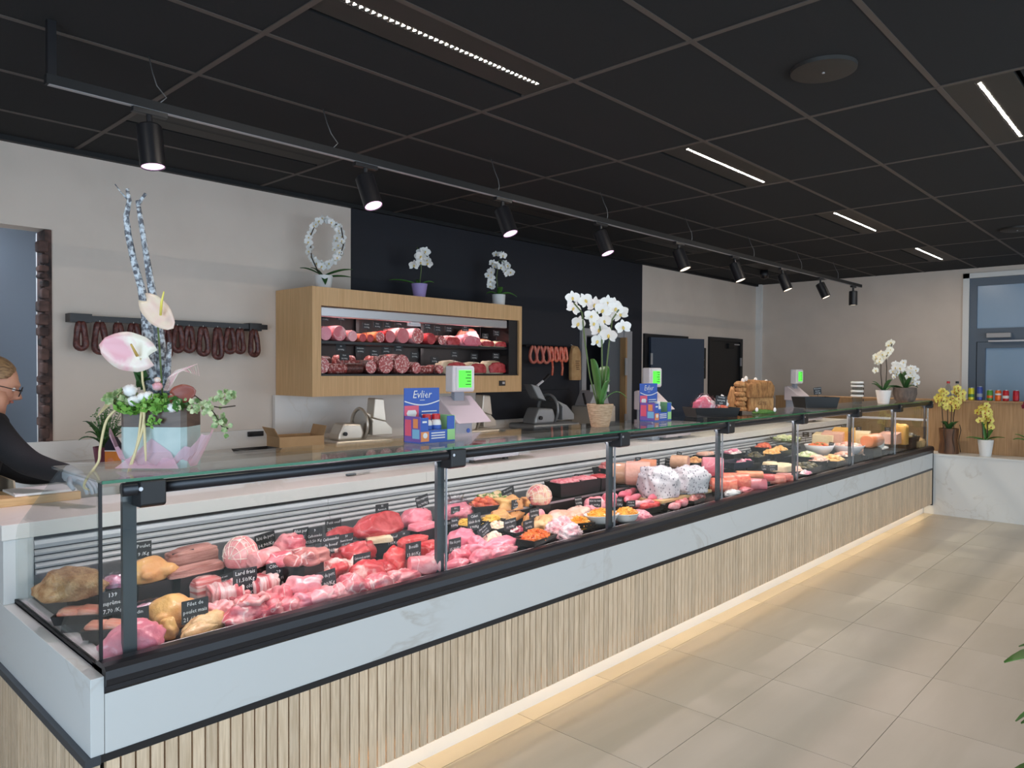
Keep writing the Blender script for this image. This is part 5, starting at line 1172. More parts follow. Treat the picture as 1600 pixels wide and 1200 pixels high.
# ---------------------------------------------------------------- the large flower arrangement
FL = thing('flower_arrangement', 'tall flower arrangement with silver branches in a two tone pot', 'flower arrangement', (.25, .235, 1.286), VIEW)
m = .00207
P = lambda x, y, dy=0.: ((x-255)*m, dy, (733-y)*m)
mat('pot_grey', (186, 200, 196), .35, col2=(168, 186, 182), scale=8, bump=.1); mat('pot_brown', (104, 82, 68), .35, col2=(76, 58, 48), scale=9, stretch=(1, 1, 4))
mat('branch', (92, 94, 102), .6, col2=(204, 212, 220), scale=75, sharp=(.42, .6), bump=.8, bscale=70); mat('anth_pink', (232, 168, 176), .3, col2=(240, 232, 214), scale=9, sharp=(.4, .6)); mat('anth_pale', (240, 226, 196), .3, col2=(236, 200, 186), scale=12)
mat('anth_brown', (136, 70, 60), .35, col2=(168, 92, 74), scale=10); mat('straw', (226, 208, 160), .6); mat('pink_mesh', (238, 190, 208), .6, alpha=.55); mat('spadix', (206, 170, 90), .6)
MB().prism([(-.104, -.05), (-.09, -.065), (.09, -.065), (.104, -.05), (.104, .05), (.09, .065), (-.09, .065), (-.104, .05)], 2, 0, .13).build('pot', 'pot_grey', FL)
MB().prism([(-.104, -.05), (-.09, -.065), (.09, -.065), (.104, -.05), (.104, .05), (.09, .065), (-.09, .065), (-.104, .05)], 2, .13, .19).build('pot_rim', 'pot_brown', FL)
MB().tube([P(243, 655), P(238, 590), P(236, 545), P(232, 500), P(224, 455), P(212, 412), P(204, 372), P(201, 345), P(206, 320), P(203, 302)], [.022, .022, .021, .016, .0115, .010, .010, .009, .007, .0055], 9).build('branch', 'branch', FL, smooth=True)
MB().tube([P(250, 655, .02), P(251, 600, .02), P(248, 545, .02), P(241, 490, .02), P(233, 440, .02), P(226, 395, .02), P(219, 350, .02), P(214, 318, .02)], [.020, .019, .018, .014, .011, .009, .008, .0065], 9).build('branch', 'branch', FL, smooth=True)
MB().tube([P(214, 327, .02), P(221, 317, .015), P(229, 308, .01)], [.006, .006, .005], 7).build('twig', 'branch', FL, smooth=True)
MB().tube([P(202, 317), P(193, 307), P(184, 295)], [.003, .002, .002], 6).build('twig', 'branch', FL, smooth=True)
MB().tube([P(262, 640), P(264, 590), P(268, 540)], [.012, .011, .007], 8).build('branch', 'branch', FL, smooth=True)
def heart(name, mt, c, ang, L, W, tilt=0., yaw=0.):
    n = 12; mb = MB(); vs = []
    for k in range(n+1):
        a = k/n; ww = W*(math.sin(PI*min(1, (a+.06)/1.1))**.62)*(1-a*.35) if a < 1 else 0
        for j in range(-3, 4):
            q = j/3; back = -.16*L*(abs(q)**1.2)*(1-a) if a < .3 else 0
            vs.append((a*L+back, -.10*L*a*a-.06*L*q*q*math.sin(PI*a)+.02*L*math.cos(q*7)*math.sin(PI*a), q*ww*.5))
    mb.add(vs, [(k*7+j, k*7+j+1, k*7+j+8, k*7+j+7) for k in range(n) for j in range(6)])
    mb.xform(Matrix.Translation(c) @ Matrix.Rotation(yaw, 4, 'Z') @ Matrix.Rotation(-ang, 4, 'Y') @ Matrix.Rotation(tilt, 4, 'X'))
    return solid(mb.build(name, mt, FL, smooth=True), .002)
s1 = heart('anthurium', 'anth_pink', P(251, 562, -.07), math.radians(167), .15, .145)
MB().tube([P(237, 562, -.08), P(235, 545, -.11)], [.005, .003], 7).build('spadix', 'spadix', s1, smooth=True)
MB().tube([P(240, 650, -.02), P(240, 600, -.06), P(240, 565, -.07)], .0035, 6).build('stem', 'straw', s1, smooth=True)
s2 = heart('anthurium', 'anth_pale', P(244, 478, -.05), math.radians(-44), .125, .095)
MB().tube([P(270, 500, -.07), P(276, 482, -.09), P(282, 466, -.10)], [.004, .004, .002], 7).build('spadix', 'petal_yellow', s2, smooth=True)
MB().tube([P(262, 640, -.02), P(262, 560, -.04), P(260, 500, -.05)], .003, 6).build('stem', 'stem', s2, smooth=True)
s3 = heart('anthurium', 'anth_brown', P(287, 622, -.06), math.radians(12), .075, .07)
heart('anthurium', 'anth_brown', P(279, 628, -.06), math.radians(-30), .05, .05)
for (x, y, s) in [(225, 614, .021), (231, 630, .019), (244, 624, .016), (252, 622, .016), (288, 640, .017), (266, 608, .015), (266, 598, .010)]:
    mb = MB(); mb.ball(P(x, y, -.075), s, s, s*.85, 12, 8, lambda p: p*(1+.14*math.sin(7*p.z+5*math.atan2(p.y, p.x)))); mb.build('white_flower', 'petal_white' if y > 612 else 'anth_pink', FL, smooth=True)
def foliage(n, cx, cy, rx, rz, seed, size, mt, dy=-.06):
    r = random.Random(seed); mb = MB()
    for k in range(n):
        x, _, z = P(cx, cy); a = r.random()*2*PI; q = math.sqrt(r.random()); c = Vector((x+rx*q*math.cos(a), dy+r.uniform(-.04, .04), z+rz*q*math.sin(a)))
        L = size*r.uniform(.6, 1.3); t1 = Vector((r.uniform(-1, 1), r.uniform(-1, .3), r.uniform(-.6, 1))).normalized()*L; s_ = t1.cross(Vector((r.uniform(-1, 1), 1, r.uniform(-1, 1)))).normalized()*L*.36
        mb.add([c-t1*.5, c+s_, c+t1*.5, c-s_], [(0, 1, 2), (0, 2, 3)])
    o = mb.build('foliage', mt, FL); o['kind'] = 'stuff'; return o
foliage(150, 225, 640, .042, .022, 1, .022, 'leaf_lime'); foliage(150, 262, 634, .045, .028, 2, .022, 'leaf_lime'); foliage(60, 262, 655, .02, .03, 3, .018, 'leaf_lime')
foliage(70, 205, 625, .04, .02, 4, .028, 'ivy'); foliage(40, 290, 635, .03, .02, 5, .03, 'leaf'); foliage(90, 245, 640, .10, .02, 6, .03, 'leaf', -.02)
foliage(8, 232, 597, .008, .03, 7, .06, 'leaf_dark', -.01)
iv = MB().tube([P(300, 632, -.05), P(320, 622, -.06), P(340, 636, -.07), P(360, 640, -.07), P(383, 637, -.07)], .002, 5).tube([P(340, 636, -.07), P(352, 650, -.07), P(362, 668, -.07), P(372, 672, -.07)], .002, 5).build('ivy_trail', 'stem_dark', FL)
r = random.Random(11); lf = MB()
for k in range(95):
    a = r.random()
    x, y = (305+78*a, 630+10*math.sin(a*5)) if k % 3 else (342+30*a, 640+36*a)
    c = Vector(P(x+r.uniform(-7, 7), y+r.uniform(-8, 8), -.07+r.uniform(-.03, .03))); s = r.uniform(.005, .010); q = r.random()*6
    lf.add([c+Vector((s*math.cos(q+b)*(1.3 if b == 0 else 1), r.uniform(-.004, .004), s*math.sin(q+b)*(1.3 if b == 0 else 1))) for b in (0, 1.3, 2.4, 3.9, 5.0)], [(0, 1, 2, 3, 4)])
lf.build('ivy_leaves', 'ivy', FL)['kind'] = 'stuff'
for pts in ([P(206, 640, -.07), P(190, 660, -.08), P(183, 700, -.09), P(180, 722, -.09), P(166, 745, -.10), P(164, 758, -.11), P(172, 763, -.11)], [P(248, 640, -.08), P(247, 670, -.09), P(238, 700, -.09), P(222, 742, -.09)], [P(246, 640, -.08), P(250, 680, -.09), P(252, 730, -.09)], [P(243, 645, -.08), P(240, 690, -.09), P(228, 735, -.09)]):
    pts = curve(pts); MB().tube(pts, [.004]*(len(pts)-3)+[.003, .002, .0012], 6).build('straw_ribbon', 'straw', FL, smooth=True)
for k in range(9):
    MB().tube([P(265+k, 615, -.03), P(272+2*k, 595-k, -.03), P(285+4*k, 583-1.2*k, -.03), P(296+3*k, 584+k, -.03)], .0009, 4).build('grass_blade', 'anth_pink', FL)
for k in range(8):
    MB().tube([P(215, 640, -.04), P(198-k, 622+2*k, -.06), P(186-2*k, 634+3*k, -.07)], .0009, 4).build('grass_blade', 'straw', FL)
# pink mesh wrapped round the foot of the pot
mb = MB(); n = 28
for k in range(n+1):
    a = -PI*1.02+PI*1.04*k/n; ca, sa = math.cos(a), math.sin(a); fl_ = 1+.30*abs(ca)**3
    up = .02+.095*abs(ca)**2.5+.01*math.sin(k*1.9)
    mb.v += [(.112*ca, .075*sa, .002), (.128*ca*(1+.1*abs(ca)), .090*sa, up*.5), (.128*ca*fl_, .100*sa, up)]
mb.f = [(k*3+j, k*3+3+j, k*3+4+j, k*3+1+j) for k in range(n) for j in range(2)]; mb.m = [0]*len(mb.f)
mb.add([(-.10, -.10, .004), (.10, -.10, .004), (.06, -.068, .052), (.0, -.068, .095), (-.05, -.068, .05)], [(0, 1, 2, 3, 4)])
mb.build('mesh_wrap', 'pink_mesh', FL, smooth=False)
# ================================================================ THINGS ON THE GLASS TOP AND LEDGES
GT = 1.286
mat('blue_card', (58, 96, 182), .5); mat('pink_card', (226, 96, 120), .5); mat('red_cap', (206, 40, 44), .4); mat('orange_card', (236, 150, 90), .5); mat('teal_card', (126, 190, 220), .5); mat('green_card', (160, 214, 140), .5); mat('violet_card', (120, 92, 170), .5)
mat('scale_body', (186, 176, 182), .4); mat('scale_grey', (150, 156, 168), .4); mat('screen_bezel', (214, 218, 220), .35)
# counter scales with green customer displays
def counter_scale(x, label):
    t = thing('counter_scale', label, 'scale', (x, 1.12, 1.032), 0, 'counter scales')
    for sx in (-1, 1):
        for sy in (-1, 1): MB().lathe([(.02, 0), (.02, .022)], 10, (sx*.15+.12, sy*.10+.04, 0)).build('foot', 'black', t)
    B(-.08, .32, -.14, .18, .022, .11).build('base', 'scale_body', t, bevel=.01)
    B(-.02, .46, -.15, .16, .118, .128).build('weighing_pan', 'white_plastic', t, bevel=.004)
    B(-.16, -.02, -.06, .10, .0, .30).build('column', 'scale_grey', t, bevel=.012)
    MB().prism([(-.13, .25), (.10, .25), (.10, .40), (.06, .41)], 0, -.20, .08).build('operator_console', 'scale_body', t, bevel=.008)
    B(-.10, -.02, .02, .05, .38, .45).build('display_stalk', 'scale_grey', t)
    B(-.15, .03, -.02, .05, .435, .595).build('customer_display', 'white_plastic', t, bevel=.008)
    B(-.125, .025, -.024, -.02, .447, .585).build('display_bezel', 'screen_bezel', t)
    s = B(-.105, .0, -.0265, -.024, .462, .568).build('display_screen', 'screen_green', t)
    mb = MB()
    for k in range(5): mb.box(-.05 + .012*(k % 2), -.006, -.0275, -.0265, .555-.019*k, .560-.019*k)
    mb.build('screen_digits', 'ink_dark', s)
    MB().lathe([(0, 0), (.014, 0), (.014, .003), (0, .003)], 14).xform(Matrix.Translation((-.06, -.061, .2)) @ Matrix.Rotation(PI/2, 4, 'X')).build('power_light', 'blue_card', t)
counter_scale(2.455, 'grey counter scale with green display in front of the wall cabinet')
counter_scale(4.63, 'grey counter scale with green display in front of the blue door')
counter_scale(7.62, 'small far grey counter scale with green display before the right wall')
# cardboard sauce displays
def sauce_display(x, y, label, full):
    t = thing('sauce_display', label, 'display box', (x, y, GT), 0, 'sauce bottle displays')
    w, d, h = .20, .11, .115
    B(0, w, d-.004, d, 0, .235).build('header_card', 'blue_card', t)
    mb = MB(); n = 12
    for k in range(n):
        a0 = k/n; a1 = (k+1)/n; f = lambda a: .175-.018*math.sin(PI*a)
        mb.add([(w*a0, d-.0055, f(a0)), (w*a1, d-.0055, f(a1)), (w*a1, d-.0055, f(a1)+.005), (w*a0, d-.0055, f(a0)+.005)], [(0, 1, 2, 3)])
    put_text(mb, 'Evlier', w*.5, .205, d-.0056, .048, w*.8, .2); mb.box(w*.43, w*.57, d-.0056, d-.005, .180, .182)
    mb.build('header_print', 'white', t)
    B(0, w*.40, d-.0052, d-.0042, .10, .158).build('pink_panel', 'pink_card', t)
    MB().prism([(.02, .105), (.06, .105), (.068, .125), (.06, .138), (.02, .138), (.012, .125)], 1, d-.0062, d-.0053).build('bottle_picture', 'white', t)
    mb = MB()
    for k in range(2): mb.box(w*.48, w*.92, d-.006, d-.005, .128-.014*k, .133-.014*k)
    mb.build('small_print', 'white', t)
    B(0, w, 0, d, 0, .006).build('tray_floor', 'blue_card', t)
    B(0, .004, 0, d, .006, h).build('side_card', 'violet_card', t); B(w-.004, w, 0, d, .006, h).build('side_card', 'green_card', t)
    for k, (y0, y1, z0, z1, mm) in enumerate([(.0, .05, .02, .06, 'teal_card'), (.055, .10, .03, .10, 'pink_card'), (.01, .045, .065, .105, 'orange_card')]):
        B(-.0012, 0, y0+.004, y1, z0, z1).build('side_picture', mm, t)
    fw = full
    B(.004, w-.004, -.0, .004, .006, .055).build('front_card', 'blue_card', t)
    B(.004, .045, -.0012, .0035, .055, h-.005).build('front_tab', 'blue_card', t); B(w-.045, w-.004, -.0012, .0035, .055, h-.002).build('front_tab', 'blue_card', t)
    B(.004, .048, -.0022, -.0005, .008, .05).build('front_picture', 'orange_card', t); B(w-.046, w-.006, -.0022, -.0005, .008, .055).build('front_picture', 'green_card', t)
    MB().lathe([(0, 0), (.012, 0), (.012, .002), (0, .002)], 12).xform(Matrix.Translation((.026, -.0022, .034)) @ Matrix.Rotation(PI/2, 4, 'X')).build('front_picture_detail', 'white', t)
    mb = MB()
    for k in range(3): mb.box(.062, .14, -.0018, -.0005, .040-.011*k, .045-.011*k)
    mb.build('front_print', 'white', t)['kind'] = 'stuff'
    MB().box(.012, .036, -.002, -.0012, .088, .096).build('tab_print', 'white', t)
    return t, w, d
for n, (x, y, lab, full) in enumerate([(1.30, .20, 'nearest blue and pink cardboard display holding two white sauce bottles', True), (3.24, .27, 'further blue and pink cardboard display beside the second scale', False)]):
    t, w, d = sauce_display(x, y, lab, full)
    for k, xx in enumerate((.072, .125) if full else (.098,)):
        b = thing('sauce_bottle', ('white sauce bottle with red cap, %s in the nearest display' % ('left' if k == 0 else 'right')) if full else 'white sauce bottle in the further cardboard display', 'bottle', (x+xx, y+.042, GT+.006), 0, 'sauce bottles')
        MB().lathe([(0, 0), (.022, 0), (.0235, .006), (.0235, .075), (.020, .088), (.014, .094), (0, .094)], 18).build('bottle_body', 'white', b, smooth=True)
        MB().lathe([(0, .094), (.019, .094), (.019, .112), (.016, .116), (0, .116)], 16).build('cap', 'red_cap' if full else 'white', b, angle=.6)
        MB().lathe([(.0238, .018), (.0242, .02), (.0242, .04), (.0238, .042)], 18).build('red_label', 'pink_card', b, smooth=True)
        MB().lathe([(.0238, .048), (.0244, .05), (.0244, .066), (.0238, .068)], 18).build('label', 'blue_card', b, smooth=True)
# black tray with a bag of pink sweets
t = thing('snack_box', 'open black tray with a bag of pink meat snacks on the glass', 'tray', (3.98, .28, GT), VIEW*.72)
tray_mb(.34, .20, .065).build('tray_shell', 'tray_black', t)
mat('stripe_pink', (224, 110, 130), .4, col2=(246, 226, 226), scale=14, stretch=(1, 1, 1), sharp=(.46, .54))
blob_mb(.17, .13, .13, 4, .15).xform(Matrix.Translation((-.05, .0, .012))).build('bag_contents', 'stripe_pink', t, smooth=True)
blob_mb(.19, .14, .145, 4, .15, freq=4).xform(Matrix.Translation((-.05, .0, .01))).build('clear_bag', 'film', t, smooth=True)
blob_mb(.09, .06, .05, 7, .2).xform(Matrix.Translation((.09, 0, .03))).build('orange_pack', 'salmon2', t, smooth=True)
blob_mb(.07, .06, .09, 8, .35, freq=3).xform(Matrix.Translation((.105, .03, .05))).build('crumpled_film', 'white', t, smooth=True)
price_tag(3.975, .20, GT+.115, .085, .062, 6, VIEW*57.3*.7, 'Cervelas|Lard grillé|3,50', 'black price tag with pink letters above the snack tray', pick=.06)
# straw egg house
mat('straw_house', (198, 150, 96), .8, col2=(160, 112, 66), scale=26, stretch=(3, 3, .7), bump=.9, bscale=40); mat('thatch', (176, 128, 78), .9, col2=(128, 88, 50), scale=30, stretch=(2, 2, .5), bump=1., bscale=50); mat('egg', (240, 232, 222), .5); mat('grass', (70, 120, 50), .6, col2=(110, 150, 70), scale=30, bump=.8, bscale=80)
t = thing('straw_egg_house', 'little straw house with white eggs on its roof on the glass', 'decoration', (4.60, .28, GT), VIEW*.85)
B(-.05, .15, -.07, .07, .015, .125).build('walls', 'straw_house', t, bevel=.012)
blob_mb(.25, .20, .13, 12, .14, .7, nu=30, nv=18).xform(Matrix.Translation((.045, 0, .12))).build('thatched_roof', 'thatch', t, smooth=True)
for k in range(6): blob_mb(.085, .10, .042, 20+k, .14).xform(Matrix.Translation((-.085-.012*(k % 2), -.02, .02+.036*k))).build('straw_roll', 'straw_house', t, smooth=True)
blob_mb(.08, .09, .20, 33, .1).xform(Matrix.Translation((-.13, .03, 0))).build('side_pillar', 'straw_house', t, smooth=True)
for k, (xx, zz) in enumerate([(-.07, .245), (-.045, .26), (.03, .25), (.115, .235)]): MB().ball((xx, -.01, zz), .014, .014, .02, 12, 8).build('egg', 'egg', t, smooth=True)
blob_mb(.17, .06, .03, 40, .3, freq=5).xform(Matrix.Translation((.06, -.085, 0))).build('grass_tuft', 'grass', t, smooth=True)
for xx in (-.0, .14): MB().ball((xx, -.1, .03), .012, .01, .018, 8, 6).build('white_blossom', 'petal_white', t, smooth=True)
mb = MB(); put_text(mb, 'GÎTE', .055, .075, -.0725, .036, .1); mb.build('carved_letters', 'ink_brown', t)
# empty black tray with tag, tubs
t = thing('black_tray', 'empty deep black tray with a tag on the far part of the glass', 'tray', (5.84, .27, GT), VIEW*.80)
tray_mb(.33, .22, .095).build('tray_shell', 'tray_black', t)
price_tag(5.97, .30, GT+.145, .075, .062, -6, VIEW*57.3*.8, 'Promotion|du jour|9,95 /Kg', 'black price tag sticking up from the empty black tray', pick=.07)
for k in range(4):
    t = thing('plastic_tub', 'clear plastic tub, %s from the bottom of the stack' % ['lowest', 'second', 'third', 'topmost'][k], 'tub', (6.88, .26, GT+[.0, .075, .125, .16][k]), 0, 'stack of clear tubs')
    hh = .085 if k == 0 else .055
    MB().lathe([(0, 0), (.042, 0), (.050, hh), (.056, hh), (.056, hh+.008), (.052, hh+.008), (.047, hh-.002), (.040, .004), (0, .004)], 20).build('tub', 'clear_plastic', t, angle=.7)
    MB().lathe([(.051, hh-.012), (.0575, hh-.008), (.0575, hh+.004), (.051, hh+.008)], 20).build('rim', 'white', t, angle=.7)
    B(.02, .034, -.0525, -.046, hh*.35, hh*.62).build('sticker', 'black', t)
# pen and flat tools on the ledge
t = thing('knife', 'thin dark handled knife lying on the staff ledge', 'knife', (2.72, 1.10, 1.034), .15); MB().box(-.10, 0, -.010, .010, 0, .012).build('handle', 'black', t, bevel=.003); MB().box(0, .16, -.012, .012, .004, .006).build('blade', 'steel', t)
t = thing('knife', 'small dark knife on the staff ledge left of the scale', 'knife', (1.60, 1.10, 1.034), .1); MB().box(-.06, 0, -.010, .010, 0, .012).build('handle', 'black', t, bevel=.003); MB().box(0, .10, -.010, .010, .004, .006).build('blade', 'steel', t)

# ---------------------------------------------------------------- slicers and boxes on the back counter
BC = 1.04
mat('slicer_grey', (150, 152, 154), .35, metal=.4); mat('slicer_warm', (214, 204, 190), .3, metal=.55)
def slicer(loc, rz, label, body, s=1., arm=False):
    t = thing('meat_slicer', label, 'meat slicer', loc, rz, 'meat slicers')
    q = lambda *a: tuple(v*s for v in a)
    B(*q(-.30, .30, -.20, .20, .0, .06)).build('base', body, t, bevel=.02*s)
    MB().prism([(v[0]*s, v[1]*s) for v in [(-.27, .06), (-.02, .06), (.0, .12), (-.03, .205), (-.21, .215), (-.26, .12)]], 1, -.17*s, .02*s).build('motor_housing', body, t, bevel=.02*s)
    MB().lathe([(0, 0), (.018*s, 0), (.018*s, .02*s), (0, .02*s)], 16).xform(Matrix.Translation((-.20*s, -.17*s, .12*s)) @ Matrix.Rotation(PI/2, 4, 'X')).build('control_knob', 'black', t)
    ring = [(math.cos(a*PI/14)*.15*s, math.sin(a*PI/14)*.15*s) for a in range(29)]
    MB().tube([(.045*s, a, b+.185*s) for a, b in ring], .014*s, 8).build('blade_guard', body, t, smooth=True)
    MB().lathe([(0, -.005*s), (.05*s, -.012*s), (.145*s, 0), (.05*s, .012*s), (0, .006*s)], 36).xform(Matrix.Translation((.05*s, 0, .185*s)) @ Matrix.Rotation(PI/2, 4, 'Y')).build('blade', 'steel', t, angle=.5)
    MB().prism([(v[0]*s, v[1]*s) for v in [(-.17, .09), (.17, .09), (.17, .23), (.10, .28), (-.05, .29), (-.17, .22)]], 0, .085*s, .10*s).build('gauge_plate', body, t, bevel=.006*s)
    MB().prism([(v[0]*s, v[1]*s) for v in [(.10, .07), (.42, .07), (.42, .13), (.32, .22), (.14, .29), (.10, .29)]], 1, .02*s, .04*s).build('carriage', body, t, bevel=.006*s)
    if arm:
        MB().prism([(v[0]*s, v[1]*s) for v in [(-.13, .30), (-.02, .27), (-.12, .42), (-.22, .44)]], 1, -.06*s, .07*s).build('meat_chute', body, t, bevel=.01*s)
        MB().tube([q(-.10, 0, .42), q(-.02, 0, .47)], .012*s, 8).build('handle', 'white_plastic', t); MB().tube([q(-.02, 0, .47), q(.06, 0, .53)], .014*s, 8).build('handle_grip', 'black', t)
    else:
        MB().prism([(v[0]*s, v[1]*s) for v in [(.18, .24), (.33, .20), (.30, .42), (.20, .43)]], 1, -.02*s, .12*s).build('meat_chute', body, t, bevel=.01*s)
    return t
slicer((2.52, 2.42, BC), -.1, 'cream metal meat slicer left of the sauce display', 'slicer_warm', .80)
slicer((3.72, 2.46, BC), -.1, 'cream metal meat slicer behind the first counter scale', 'slicer_warm', .80)
slicer((4.72, 2.44, BC), -.15, 'large grey meat slicer with raised arm left of the basket orchid', 'slicer_grey', .98, True)
t = thing('bread_slicer', 'small cream machine with levers behind the basket orchid', 'machine', (5.52, 2.45, BC))
B(-.18, .18, -.16, .16, 0, .20).build('body', 'slicer_warm', t, bevel=.02); MB().prism([(-.2, .2), (.15, .2), (.1, .33), (-.1, .36)], 1, -.1, .1).build('hopper', 'alu_dull', t, bevel=.01)
for k in range(3): B(-.12+.09*k, -.06+.09*k, -.12, -.04, .34, .42).build('clip', 'white', t, bevel=.008)
MB().tube([(-.2, -.05, .22), (-.28, -.08, .33)], .012, 8).build('lever', 'black', t)
mat('cardboard', (196, 158, 116), .85, col2=(184, 146, 104), scale=6)
t = thing('cardboard_box', 'open brown cardboard box on the back counter below the cabinet', 'box', (2.02, 2.42, BC), -.15)
MB().box(-.16, .16, -.12, -.117, 0, .10).box(-.16, .16, .117, .12, 0, .10).box(-.16, -.157, -.117, .117, 0, .10).box(.157, .16, -.117, .117, 0, .10).box(-.157, .157, -.117, .117, 0, .003).build('carton', 'cardboard', t)
fl_ = MB().box(-.003, 0, -.115, .115, 0, .07).build('flap', 'cardboard', t); fl_.location = (-.158, 0, .10); fl_.rotation_euler = (0, -.5, 0)
fl_ = MB().box(0, .003, -.115, .115, 0, .07).build('flap', 'cardboard', t); fl_.location = (.158, 0, .10); fl_.rotation_euler = (0, .3, 0)
t = thing('black_tray', 'flat black tray on the back counter left of the cardboard box', 'tray', (1.72, 2.40, BC), 0); tray_mb(.26, .2, .03).build('tray_shell', 'tray_black', t)
t = thing('wall_socket', 'small black wall socket on the white wall left of the cabinet', 'socket', (1.90, 2.765, 1.135)); B(-.06, .06, -.012, .0, -.018, .018).build('plate', 'black', t, bevel=.003)
B(-.045, -.02, -.014, -.012, -.008, .008).build('switch', 'black_matt', t)
mat('pot_plum', (120, 52, 76), .5); mat('juice_orange', (232, 140, 60), .5); mat('juice_dark', (30, 26, 44), .5)
t = thing('potted_plant', 'leafy green plant in a plum pot on the back counter by the opening', 'plant', (.79, 2.40, BC), VIEW)
MB().lathe(potp(.055, .068, .11), 24).build('pot', 'pot_plum', t, angle=.7)
r = random.Random(77)
for k in range(11):
    mb = MB(); strap_leaf(mb, k*2*PI/11+r.random()*.4, r.uniform(.10, .18), .035, r.uniform(.10, .22), r.uniform(0, .06), .10); solid(mb.build('leaf', 'leaf_dark', t, smooth=True), .002)
mb = MB()
for k in range(60):
    a = r.random()*6.28; q = r.random()*.07; x_, y_ = q*math.cos(a), q*math.sin(a); h_ = r.uniform(.18, .33)
    mb.tube([(x_*.4, y_*.4, .1), (x_, y_, .1+h_*.5), (x_*1.4, y_*1.4, h_)], .0018, 4)
    for j in range(4): z_ = .12+h_*.18*j; mb.ball((x_*(.6+.2*j)+r.uniform(-.01, .01), y_, z_+.04), .007, .007, .003, 5, 3)
mb.build('heather_sprigs', 'leaf', t)['kind'] = 'stuff'
t = thing('juice_carton', 'orange and dark drink carton standing before the leafy plant', 'carton', (.775, 2.24, BC), VIEW)
B(-.032, .032, -.03, .03, 0, .10).build('lower_print', 'juice_orange', t); B(-.032, .032, -.03, .03, .10, .135).build('upper_print', 'juice_dark', t)
MB().prism([(-.032, .135), (.032, .135), (.006, .175), (-.006, .175)], 1, -.03, .03).build('gable', 'juice_dark', t)
MB().lathe([(0, 0), (.018, 0), (.018, .002), (0, .002)], 16).xform(Matrix.Translation((0, -.030, .045)) @ Matrix.Rotation(PI/2, 4, 'X')).build('fruit_picture', 'peach', t)
B(-.033, .033, -.0312, -.03, .098, .104).build('white_band', 'white', t)

# ---------------------------------------------------------------- drinks on the oak shelf, right
mat('can_yellow', (214, 206, 50), .35, metal=.3); mat('can_blue', (66, 84, 160), .35, metal=.3); mat('can_green', (84, 150, 62), .35, metal=.3); mat('can_orange', (228, 110, 44), .35, metal=.3); mat('can_red', (196, 38, 46), .35, metal=.3); mat('can_red2', (184, 40, 56), .35, metal=.3)
for k, (y, mm, mb2, hh, wd) in enumerate([(-.263, 'can_yellow', 'leaf', .14, 'yellow drink can, first in the row on the oak shelf'), (-.345, 'can_blue', 'scale_grey', .155, 'tall blue and silver drink can on the oak shelf'), (-.445, 'can_green', 'can_orange', .118, 'green and orange drink can on the oak shelf'), (-.525, 'can_orange', 'white', .118, 'orange drink can with a white band on the oak shelf'), (-.598, 'can_red', 'white', .118, 'red drink can with pale lettering on the oak shelf'), (-.694, 'can_red2', 'can_red', .118, 'dark red drink can nearest the right edge on the oak shelf')]):
    t = thing('drink_can', wd, 'drink can', (9.12, y, 1.283), 0, 'drink cans on the oak shelf'); rr = .031
    MB().lathe([(0, 0), (rr*.8, 0), (rr, .008), (rr, hh-.012), (rr*.82, hh), (0, hh-.002)], 20).build('can_body', mm, t, angle=.6)
    MB().lathe([(rr*1.005, hh*.25 if k != 3 else hh*.55), (rr*1.01, hh*.26 if k != 3 else hh*.56), (rr*1.01, hh*.5 if k != 3 else hh*.7), (rr*1.005, hh*.51 if k != 3 else hh*.71)], 20).build('print_band', mb2, t, smooth=True)
    MB().lathe([(rr*.7, hh), (rr*.84, hh+.001), (rr*.84, hh+.004), (rr*.7, hh+.004)], 16).build('lid_rim', 'alu', t)
for k, (y, cp, lab) in enumerate([(-.022, 'red_cap', 'clear bottle with a red cap behind the yellow orchids'), (-.114, 'black', 'clear bottle with a black cap behind the yellow orchids')]):
    t = thing('water_bottle', lab, 'bottle', (9.14, y, 1.283), 0, 'clear bottles on the oak shelf')
    MB().lathe([(0, 0), (.03, 0), (.032, .01), (.032, .12), (.026, .155), (.014, .175), (.014, .19), (0, .19)], 18).build('bottle_body', 'clear_plastic', t, smooth=True)
    MB().lathe([(0, .19), (.017, .19), (.017, .215), (0, .215)], 14).build('cap', cp, t, angle=.6)
    MB().lathe([(.0325, .04), (.033, .042), (.033, .09), (.0325, .092)], 18).build('label', 'scale_grey', t, smooth=True)

# ---------------------------------------------------------------- leafy plant at the right edge
t = thing('foliage_plant', 'leafy green floor plant cut off by the right edge of the picture', 'plant', (1.641, -2.043, 0), VIEW)
MB().lathe([(0, 0), (.12, 0), (.15, .3), (.14, .3), (.12, .25), (0, .25)], 24).build('pot', 'clay_dark', t, angle=.6)
for k in range(5): a = k*1.25; MB().tube([(0, 0, .25), (.03*math.cos(a), .03*math.sin(a), .6), (.07*math.cos(a), .07*math.sin(a), .95)], .006, 6).build('stem', 'stem', t, smooth=True)
r = random.Random(5)
for k in range(34):
    a = k*2.4; z = .45+.5*((k*7) % 34)/34; mb = MB(); strap_leaf(mb, a, r.uniform(.12, .17), .075, r.uniform(.0, .05), r.uniform(.03, .10), z, .04*math.cos(a), .04*math.sin(a))
    solid(mb.build('leaf', 'leaf', t, smooth=True), .002)

for (z, L, y0) in [(.80, .165, -.02), (.84, .15, .03), (.63, .17, -.01), (.70, .14, .04)]:
    mb = MB(); strap_leaf(mb, PI+y0*4, L, .085, .03, .05, z, -.0, y0); solid(mb.build('leaf', 'leaf', t, smooth=True), .002)
